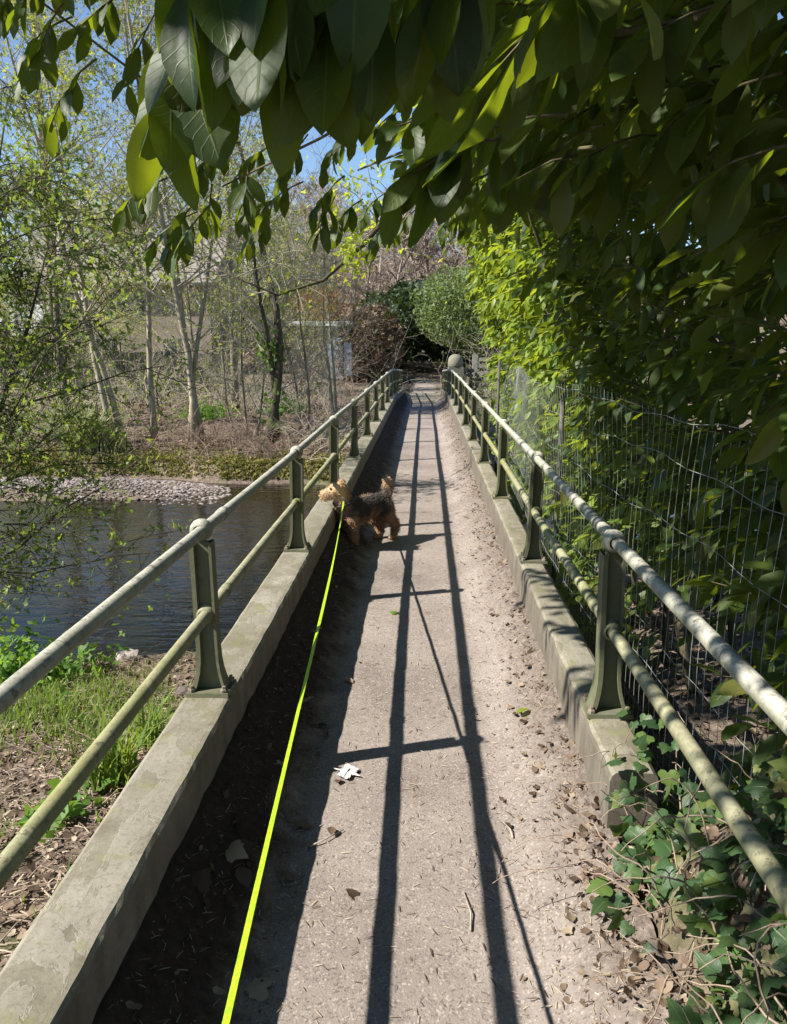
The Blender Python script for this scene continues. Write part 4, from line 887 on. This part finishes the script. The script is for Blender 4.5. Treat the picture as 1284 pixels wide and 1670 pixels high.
# grass on the near bank
mb = MB()
for bt in BLADES:
    k = 26000; x = R.uniform(-5.5, -1.1, k); y = R.uniform(1.5, 6.9, k); d = np.exp(-((x + 2.5) / 0.75) ** 2 - ((y - 4.95) / 0.5) ** 2) + 0.8 * np.exp(-((x + 3.6) / 0.9) ** 2 - ((y - 5.6) / 0.6) ** 2) + 0.03 * (fbm(x, y, 2.5, 3, 5) > 0.5)
    ok = R.random(k) < d; x, y = x[ok], y[ok]; P = np.stack([x, y, ground_z(x, y) - 0.005], -1); sc_ = R.uniform(0.04, 0.12, len(x)); mb.scatter(bt, rotz_frames(R.random(len(x)) * 6.28), P, np.stack([sc_ * 1.8, sc_, sc_], -1))
stuff('grass', mb, M['grass'], 'short bright green grass on the near bank between path and river', 'grass')
# mossy ledge of the far bank
mb = MB(); k = 26000; x = R.uniform(-14, -1.2, k); y = river_far(x) + np.abs(R.normal(size=k)) * 0.5 + 0.02; P = np.stack([x, y, ground_z(x, y) + R.uniform(0, 0.05, k) - 0.10 * (R.random(k) < 0.2)], -1)
ok = R.random(k) < 0.34 + 0.6 * (np.sin(x * 1.9 + 2 * np.sin(y * 2.3 + x)) + np.sin(x * 5.1 + y * 4) * 0.6 > -0.5); P = P[ok]; mb.scatter(CLUMP3, rand_frames(len(P), 0.2), P, R.uniform(0.02, 0.06, len(P))); stuff('moss', mb, M['moss'], 'yellow-green moss and grass hanging over the far river bank edge', 'moss')
# gravel bar stones
mb = MB(); k = 13000; x = R.uniform(-14, -2.9, k); y = river_far(x) - 0.15 - np.abs(R.normal(size=k)) * 1.0; gz = ground_z(x, y); ok = gz > ZW - 0.09; x, y, gz = x[ok], y[ok], gz[ok]; k = len(x)
P = np.stack([x, y, np.maximum(gz, ZW - 0.02) + 0.01], -1); S = (0.012 + 0.035 * R.random(k) ** 2)[:, None] * R.uniform(0.7, 1.3, (k, 3)) * [1.15, 1.0, 0.6]; mb.scatter(ICO1, rotz_frames(R.random(k) * 6.28), P, S); stuff('gravel', mb, M['pebble'], 'bar of pinkish grey pebbles along the far edge of the river', 'gravel', False)
# dead leaves and twigs on the banks
mb = MB(); k = 16000; x = np.concatenate([R.uniform(-5, -0.9, k // 4), R.uniform(0.9, 3.5, k // 4), R.uniform(-14, -1, k // 2)]); y = np.concatenate([R.uniform(0.9, 6.4, k // 4), R.uniform(0.8, 7, k // 4), R.uniform(16.8, 30, k // 2)])
P = np.stack([x, y, ground_z(x, y) + 0.012], -1); mb.scatter(LIT, rand_frames(len(x), 0.7), P, np.where(y > 10, R.uniform(0.06, 0.14, len(x)), R.uniform(0.025, 0.075, len(x)))); stuff('leaf_litter', mb, M['brown_leaf'], 'dry brown leaf litter scattered over both river banks', 'leaf litter')
mb = MB(); k = 5000; x = np.concatenate([R.uniform(-5, -0.9, 2200), R.uniform(-9, -1, 2800)]); y = np.concatenate([R.uniform(0.9, 6.6, 2200), R.uniform(16.5, 26, 2800)])
for i in range(len(x)):
    a = R.random() * 6.28; L = R.uniform(0.06, 0.3) * (2.2 if y[i] > 10 else 1); z = float(ground_z(x[i], y[i])) + 0.015; mb.tube([(x[i], y[i], z), (x[i] + math.cos(a) * L / 2 + R.normal() * 0.02, y[i] + math.sin(a) * L / 2, z + R.uniform(0.0, 0.05)), (x[i] + math.cos(a) * L, y[i] + math.sin(a) * L, z + R.uniform(0, 0.02))], [0.004, 0.003, 0.002], 3, cap=False)
stuff('twig_litter', mb, M['brown_twig'], 'thin dead twigs lying over the river banks', 'twigs')
mb = MB(); k = 14000; x = -1.05 - np.abs(R.normal(size=k)) * 1.3; y = 1.0 + 4.6 * R.random(k); P = np.stack([x, y, ground_z(x, y) + 0.006], -1); mb.scatter(SL, rotz_frames(R.random(k) * 6.28), P, 0.012 + 0.06 * R.random(k) ** 2); mb.scatter(LIT, rand_frames(3000, 0.6), P[:3000] + [0, 0, 0.004], R.uniform(0.012, 0.045, 3000)); stuff('bank_litter', mb, M['straw'], 'dry straw, bark and leaf crumbs on the bare soil beside the railing', 'litter')
rk = [(-1.42, 5.15, 0.14), (-1.75, 5.35, 0.07), (-1.3, 4.55, 0.06), (-2.6, 6.5, 0.10)]
for i, (x, y, s) in enumerate(rk):
    m_ = MB(); V = ICO2[0] * (1 + 0.22 * np.sin(ICO2[0][:, :1] * 4 + i) * np.cos(ICO2[0][:, 1:2] * 5 + i)) * [s * 1.3, s, s * 0.65]; z = float(ground_z(x, y)) + s * 0.25; m_.add(V, ICO2[1], 0.25 * i)
    o = tag(link('rock', m_.mesh('rock', smooth=False), M['pebble'], loc=(x, y, z)), ['brown angular rock at the foot of the bank beside the kerb', 'small rounded stone on the bank next to the angular rock', 'small stone by the kerb above the angular rock', 'grey stone at the water edge near the nettles'][i], 'rock')

# ------------------------------------------------------------------ ivy over the near kerb end
iv = thing('ivy_mound', (0.72, 1.5, 0.0), 'ivy with pointed glossy leaves tumbling over the kerb end onto the path', 'ivy')
m_ = MB(); m_.add(IVY[0], IVY[1], 0.0, IVY[2]); IM = m_.mesh('leaf'); IM.materials.append(M['ivy'])
def mound_z(x, y): return 0.52 * np.exp(-((x - 0.86) / 0.26) ** 2) * np.clip((2.35 - y) / 0.6, 0, 1) * np.clip((y - 0.5) / 0.4, 0, 1) + 0.06
stm = MB(); ivl = []; ivr = []
for i in range(1150):
    x = 0.50 + abs(R.normal()) * 0.26; y = R.uniform(0.85, 2.38)
    if x > 1.15: continue
    if x < 0.62 and R.random() < 0.55 + 0.4 * (math.sin(y * 9) > 0): continue
    if math.sin(x * 14 + 2 * math.sin(y * 5)) * math.cos(y * 11 + x * 3) > 0.45 and R.random() < 0.75: continue
    z = float(mound_z(x, y)) + R.uniform(-0.08, 0.06); out = np.array([-0.8, -0.35, 0.25]) + R.normal(size=3) * 0.45
    up = nrm(np.array([-0.45, -0.3, 0.8]) + R.normal(size=3) * 0.35); d = nrm(out - up * 0.5)
    (ivl if len(ivl) < 280 and y < 2.2 else ivr).append((np.array([x, y, z]), d, up, 0.022 + 0.055 * R.random() ** 1.4))
for i in range(70):
    y = R.uniform(2.05, 2.5); top = R.random() < 0.5
    x = R.uniform(0.56, 0.80); z = KZ + 0.012 + R.uniform(0, 0.05) if top else R.uniform(0.10, 0.36)
    if not top: y = 2.105 - R.uniform(0, 0.04)
    if top and y > 2.25 and x < 0.66: continue
    up = nrm((np.array([-0.2, -0.2, 0.9]) if top else np.array([-0.2, -0.9, 0.35])) + R.normal(size=3) * 0.3); ivr.append((np.array([x, y, z]), nrm(np.array([-0.4, -0.3, -0.5]) + R.normal(size=3) * 0.5), up, R.uniform(0.03, 0.07)))
single_leaves(ivl, iv, [IM])
mb = MB(); leaves_to(mb, ivr, IVY); part('foliage', mb, M['ivy'], iv, kind='stuff')
for i in range(95):
    x = R.uniform(0.56, 0.98); y = R.uniform(0.8, 2.25); p = np.array([x, y, 0.08 + 0.7 * float(mound_z(x, y)) * R.random()]); S = [p]; d = nrm([-0.35, R.normal() * 0.5, 0.7])
    for k in range(14): d = nrm(d + R.normal(size=3) * 0.26 + [-0.03, 0, -0.06]); S.append(S[-1] + d * R.uniform(0.02, 0.04))
    stm.tube(S, np.linspace(0.003, 0.0012, 15), 5, cap=False)
part('stems', stm, M['brown_twig'], iv, kind='stuff')
mb = MB(); V, F = sheet(np.linspace(0.50, 1.4, 24), np.linspace(0.3, 2.35, 40), lambda x, y: mound_z(x, y) - 0.10 + 0.05 * fbm(x, y, 9) ); mb.add(V, F); part('root_mat', mb, M['ground'], iv)
mb = MB(); k = 900; x = R.uniform(0.46, 1.1, k); y = R.uniform(0.8, 2.3, k); P = np.stack([x, y, np.maximum(mound_z(x, y) - 0.05, deck_z(np.minimum(x, 0.56), y)) + 0.01], -1); mb.scatter(LIT, rand_frames(k, 0.5), P, R.uniform(0.015, 0.045, k)); part('dead_leaves', mb, M['brown_leaf'], iv, kind='stuff')

# ------------------------------------------------------------------ litter on the deck
mb = MB(); k = 9000; x = np.concatenate([R.uniform(-0.66, 0.55, 4200), 0.55 - np.abs(R.normal(size=3600)) * 0.13, -0.66 + np.abs(R.normal(size=1200)) * 0.12]); y = 1.0 + 11 * R.random(k) ** 1.6
ok = (x > -0.67) & (x < 0.555); x, y = x[ok], y[ok]; k = len(x); P = np.stack([x, y, deck_z(x, y) + 0.003], -1)
mb.scatter(SL, rotz_frames(R.random(k) * 6.28), P, R.uniform(0.006, 0.03, k)); stuff('straw_litter', mb, M['straw'], 'fine straw and twig litter scattered on the bridge deck', 'litter')
mb = MB(); k = 4600; x = np.where(R.random(k) < 0.7, 0.555 - np.abs(R.normal(size=k)) * 0.10, -0.66 + np.abs(R.normal(size=k)) * 0.13); y = 1.0 + 19 * R.random(k) ** 1.3; ok = (x > -0.67) & (x < 0.556); x, y = x[ok], y[ok]
P = np.stack([x, y, deck_z(x, y) + 0.006], -1); mb.scatter(LIT, rand_frames(len(x), 0.72), P, 0.007 + 0.034 * R.random(len(x)) ** 3); stuff('dead_leaf_litter', mb, M['brown_leaf'], 'crumbled brown leaves gathered along both kerbs of the deck', 'leaf litter')
fl = MB(); t = leaf_tmpl(ST_LO, 0.3, 0.35, 0.12); fl.add(t[0], t[1], 0.0, t[2]); FLM = fl.mesh('fallen_leaf'); FLM.materials.append(M['brown_leaf'])
iv2 = MB(); iv2.add(IVY[0], IVY[1], 0.0, IVY[2]); FLI = iv2.mesh('fallen_leaf'); FLI.materials.append(M['brown_leaf'])
def fallen(me, x, y, s, label, rz, group=None):
    o = link('fallen_leaf', me, loc=(x, y, float(deck_z(x, y)) + 0.012)); o.rotation_euler = (R.normal() * 0.15, R.normal() * 0.2, rz); o.scale = (s, s, s); return tag(o, label, 'leaf', group)
for i in range(30):
    fallen(FLM if i % 2 else FLI, R.uniform(-0.62, -0.38), 1.35 + 2.6 * R.random(), R.uniform(0.045, 0.085), 'dry brown leaf lying in the shade of the riverside kerb', R.random() * 6.28, 'dry leaves in the kerb shade')
for (x, y, s) in [(0.44, 2.85, 0.06), (0.30, 2.35, 0.04), (-0.30, 2.35, 0.05), (-0.22, 2.05, 0.06), (0.40, 3.4, 0.05), (-0.31, 2.62, 0.045)]:
    fallen(FLM, x, y, s, 'dry brown leaf lying on the sunlit deck', R.random() * 6.28, 'dry leaves on the sunlit deck')
GL = FLM.copy(); GL.materials.clear(); GL.materials.append(M['lime']); fallen(GL, 0.45, 3.07, 0.065, 'fresh yellow-green leaf lying on the dirt near the first mossy railing post', 1.9)
GL2 = FLI.copy(); GL2.materials.clear(); GL2.materials.append(M['herb']); fallen(GL2, -0.16, 4.5, 0.06, 'single green leaf lying on the rail shadow behind the dog', 0.8)
for i, (x, y, L, a) in enumerate([(-0.36, 2.25, 0.14, 0.6), (0.14, 1.9, 0.16, 1.5), (0.42, 1.62, 0.15, -0.7), (0.30, 2.3, 0.09, 1.7), (0.38, 2.75, 0.11, 0.5)]):
    m_ = MB(); m_.tube([(0, 0, 0), (L * 0.4 * math.cos(a), L * 0.4 * math.sin(a), 0.006), (L * math.cos(a + 0.15), L * math.sin(a + 0.15), 0)], [0.003, 0.0025, 0.0015], 5)
    tag(link('twig', m_.mesh('twig'), M['twig'], loc=(x, y, float(deck_z(x, y)) + 0.006)), 'short thin dry twig lying on the sunlit deck', 'twig', 'twigs on the deck')
m_ = MB(); V = []; NT_ = 16
for j in range(NT_):
    for i in range(NT_):
        u, v = i / (NT_ - 1) - 0.5, j / (NT_ - 1) - 0.5; rr = 1 + 0.35 * mnoise.noise(Vector((u * 3, v * 3, 4.2)))
        V.append((u * 0.085 * rr + 0.025 * v + 0.012 * math.sin(v * 9), v * 0.10 * rr + 0.012 * math.sin(u * 8), 0.012 + 0.020 * abs(mnoise.noise(Vector((u * 5.5, v * 5.5, 1.7)))) + 0.010 * abs(mnoise.noise(Vector((u * 13, v * 13, 7.7))))))
q = [(j * NT_ + i, j * NT_ + i + 1, (j + 1) * NT_ + i + 1, (j + 1) * NT_ + i) for j in range(NT_ - 1) for i in range(NT_ - 1)]
m_.add(V, np.array(q)); o = tag(link('paper_tissue', m_.mesh('paper_tissue', smooth=True), M['tissue'], loc=(-0.28, 2.70, 0.0)), 'crumpled white paper tissue lying on the sunlit deck', 'tissue'); o.rotation_euler.z = 0.5; o.scale = (0.8, 0.8, 0.6)

# ------------------------------------------------------------------ dog
dog = thing('dog', (-0.45, 6.1, 0.0), 'shaggy tan and black terrier standing at the kerb looking out over the river', 'dog')
S0 = np.array([-0.575, 6.00, 0.0]); H0 = np.array([-0.335, 6.33, 0.0])       # shoulder and hip ground points
fw2 = nrm(S0 - H0); sd = np.array([-fw2[1], fw2[0], 0])                         # side to the left of the dog
def L_(f, s, z): return tuple(S0 + fw2 * f + sd * s + np.array([0, 0, z]))
blobs = []
def seg(a, b, ra, rb, n=8, sq=1.0):
    a, b = np.array(a), np.array(b)
    for i in range(n): t = i / (n - 1); blobs.append((a + (b - a) * t, ra + (rb - ra) * t))
seg(L_(0.0, 0, 0.315), L_(-0.20, 0, 0.325), 0.098, 0.088); seg(L_(-0.2, 0, 0.325), L_(-0.40, 0, 0.315), 0.086, 0.082)
seg(L_(0.0, 0, 0.27), L_(-0.16, 0, 0.265), 0.082, 0.070)                       # deep chest
seg(L_(0.03, 0, 0.34), L_(0.10, 0.01, 0.455), 0.082, 0.064)                    # neck
HD = np.array(L_(0.120, 0.012, 0.500)); hdv = nrm(np.array([-0.97, -0.12, -0.12]))
seg(HD, HD + hdv * 0.045, 0.060, 0.054, 4); seg(HD + hdv * 0.05 + [0, 0, -0.012], HD + hdv * 0.128 + [0, 0, -0.016], 0.044, 0.033, 7); seg(HD + hdv * 0.085 + [0, 0, -0.034], HD + hdv * 0.125 + [0, 0, -0.044], 0.034, 0.027, 4)
for s in (-1, 1):                                                            # front legs, hind legs
    f0 = -0.0 if s < 0 else 0.035
    seg(L_(f0, s * 0.055, 0.26), L_(f0 - 0.01, s * 0.058, 0.15), 0.052, 0.036); seg(L_(f0 - 0.01, s * 0.058, 0.15), L_(f0 + 0.0, s * 0.058, 0.035), 0.036, 0.033); seg(L_(f0 + 0.0, s * 0.058, 0.028), L_(f0 + 0.035, s * 0.058, 0.022), 0.030, 0.024, 4)
    b0 = -0.40 if s < 0 else -0.46
    seg(L_(-0.38, s * 0.05, 0.29), L_(b0 + 0.05, s * 0.06, 0.20), 0.070, 0.050); seg(L_(b0 + 0.05, s * 0.06, 0.20), L_(b0 - 0.045, s * 0.06, 0.125), 0.046, 0.033); seg(L_(b0 - 0.045, s * 0.06, 0.125), L_(b0 - 0.025, s * 0.06, 0.035), 0.032, 0.030); seg(L_(b0 - 0.02, s * 0.06, 0.028), L_(b0 + 0.02, s * 0.06, 0.022), 0.030, 0.024, 4)
seg(L_(-0.44, 0, 0.36), L_(-0.475, 0, 0.435), 0.038, 0.040); seg(L_(-0.475, 0, 0.435), L_(-0.465, 0, 0.490), 0.040, 0.028)   # tail up
bm = bmesh.new()
for c, r in blobs: bmesh.ops.create_icosphere(bm, subdivisions=2, radius=r, matrix=Matrix.Translation(Vector(c)))
for s in (-1, 1):                                                            # folded ears
    e = HD + np.array([0, s * 0.050, 0.040]) - hdv * 0.004
    bmesh.ops.create_icosphere(bm, subdivisions=2, radius=1, matrix=Matrix.Translation(Vector(e)) @ Matrix.Rotation(0.5, 4, 'Y') @ Matrix.Diagonal((0.034, 0.015, 0.040, 1)))
me = bpy.data.meshes.new('body_src'); bm.to_mesh(me); bm.free(); tmp = bpy.data.objects.new('body_src', me); COL.objects.link(tmp)
rm = tmp.modifiers.new('r', 'REMESH'); rm.mode = 'VOXEL'; rm.voxel_size = 0.009
smd = tmp.modifiers.new('s', 'SMOOTH'); smd.iterations = 4; smd.factor = 0.5
dg = bpy.context.evaluated_depsgraph_get(); bme2 = bpy.data.meshes.new_from_object(tmp.evaluated_get(dg)); bpy.data.objects.remove(tmp)
nv = len(bme2.vertices); BV = np.zeros(nv * 3); bme2.vertices.foreach_get('co', BV); BV = BV.reshape(-1, 3); BN = np.zeros(nv * 3); bme2.vertices.foreach_get('normal', BN); BN = BN.reshape(-1, 3)
def fur_col(P):
    f = (P - S0) @ fw2; z = P[:, 2]
    tan = np.array([0.29, 0.18, 0.105]); blk = np.array([0.062, 0.055, 0.046]); pale = np.array([0.52, 0.35, 0.20])
    w = np.clip((z - 0.235 - 0.03 * np.sin(f * 23) - 0.02 * np.sin(f * 61)) / 0.07, 0, 1) * np.clip((0.085 - f) / 0.03, 0, 1) * np.clip((0.425 - z + 0.05 * (f < -0.38)) / 0.03, 0, 1) * np.clip((f + 0.50) / 0.08, 0, 1)
    c = tan[None] * (1 - w[:, None]) + blk[None] * w[:, None]
    pl = np.clip((f - 0.08) / 0.05, 0, 1) * np.clip((z - 0.38) / 0.05, 0, 1) * 0.85 + 0.5 * np.clip((z - 0.43) / 0.03, 0, 1) * (f < -0.40)
    return c * (1 - pl[:, None]) + pale[None] * pl[:, None]
FC = fur_col(BV); ac = bme2.attributes.new('tint', 'FLOAT_VECTOR', 'POINT'); ac.data.foreach_set('vector', FC.astype(np.float32).ravel())
bme2.vertices.foreach_set('co', (BV - np.array(dog['base'])).astype(np.float32).ravel()); bme2.name = 'body'
for pgn in bme2.polygons: pgn.use_smooth = True
bme2.materials.clear(); link('body', bme2, M['fur'], dog)
# coat: curly tufts
idx = R.integers(0, nv, 26000); P = BV[idx]; N_ = BN[idx]; f = (P - S0) @ fw2
flow = nrm(N_ * 0.75 - fw2 * 0.35 + np.array([0, 0, -0.55]) + R.normal(size=P.shape) * 0.6)
Ls = R.uniform(0.012, 0.034, len(P)) * np.where(f < -0.42, 1.2, 1.0) * np.where(P[:, 2] < 0.05, 0.35, 1.0) * np.where((P[:, 2] > 0.42) & (f > 0.05), 0.72, 1.0)
s_ = nrm(np.cross(flow, N_ + R.normal(size=P.shape) * 0.3)); w = 0.0019
a = P - N_ * 0.003; m1 = a + flow * (Ls * 0.55)[:, None]; tp = m1 + nrm(flow + s_ * 0.8 * np.sign(R.normal(size=(len(P), 1))) + np.array([0, 0, -0.2])) * (Ls * 0.5)[:, None]
tp[:, 2] = np.maximum(tp[:, 2], 0.008); m1[:, 2] = np.maximum(m1[:, 2], 0.008)
V = np.stack([a - s_ * w, a + s_ * w, m1 + s_ * w * 0.8, m1 - s_ * w * 0.8, tp], 1).reshape(-1, 3); o5 = (np.arange(len(P)) * 5)[:, None]
mb = MB(); tc = np.repeat(FC[idx] * R.uniform(0.7, 1.35, (len(P), 1)), 5, 0); mb.add(V, [o5 + np.array([[0, 1, 2, 3]]), o5 + np.array([[3, 2, 4]])], 0.0, None, tc); part('coat', mb, M['fur'], dog, kind='stuff')
m_ = MB(); V = ICO2[0] * [0.013, 0.016, 0.012] + (HD + hdv * 0.164 + [0, 0, 0.002]); m_.add(V, ICO2[1]); part('nose', m_, M['nose'], dog)
for s in (-1, 1):
    m_ = MB(); sv = nrm(np.cross(hdv, [0, 0, 1])); V = ICO1[0] * 0.010 + (HD + hdv * 0.074 + sv * s * 0.040 + [0, 0, 0.024]); m_.add(V, ICO1[1]); part('eye', m_, M['nose'], dog)
ca = np.linspace(0, 2 * math.pi, 20); nc = np.array(L_(0.075, 0.008, 0.415)); nd = nrm(np.array(L_(0.10, 0.01, 0.455)) - np.array(L_(0.03, 0, 0.34))); cs = nrm(np.cross(nd, sd)); 
m_ = MB(); m_.tube([nc + 0.086 * (sd * math.cos(q) + cs * math.sin(q)) for q in ca], 0.009, 6, cap=False); part('collar', m_, M['collar'], dog)
# leash: flat ribbon from the collar up to the hand behind the lens
A = np.array([-0.610, 5.90, 0.415]); B_ = np.array([-0.240, 0.55, 0.668]); mb = MB(); n_ = 60; V = []
for i in range(n_):
    t = i / (n_ - 1); p = A + (B_ - A) * t; p[2] -= 0.018 * math.sin(math.pi * t) ; p[0] += 0.010 * math.sin(t * 5)
    tw = 0.35 + 0.9 * math.sin(t * 6.0) ** 2 * (1 - t) ; sv = np.array([math.cos(tw), 0.05, math.sin(tw)]); nn = np.array([-math.sin(tw), 0, math.cos(tw)]); hw = 0.0064
    V += [p - sv * hw - nn * 0.0008, p + sv * hw - nn * 0.0008, p + sv * hw + nn * 0.0008, p - sv * hw + nn * 0.0008]
q = [(4 * i + j, 4 * i + (j + 1) % 4, 4 * i + 4 + (j + 1) % 4, 4 * i + 4 + j) for i in range(n_ - 1) for j in range(4)]
mb.add(V, [np.array(q), np.array([[0, 1, 2, 3]]), np.array([[4 * n_ - 4 + j for j in (3, 2, 1, 0)]])])
leash = thing('dog_leash', tuple(A), 'fluorescent yellow webbing leash stretched tight from the dog collar', 'leash'); part('webbing', mb, M['leash'], leash, False)
m_ = MB(); m_.tube([A + [0, 0.02, 0.01], A, A + (B_ - A) * 0.012], 0.006, 6); part('clip', m_, M['wire'], leash)
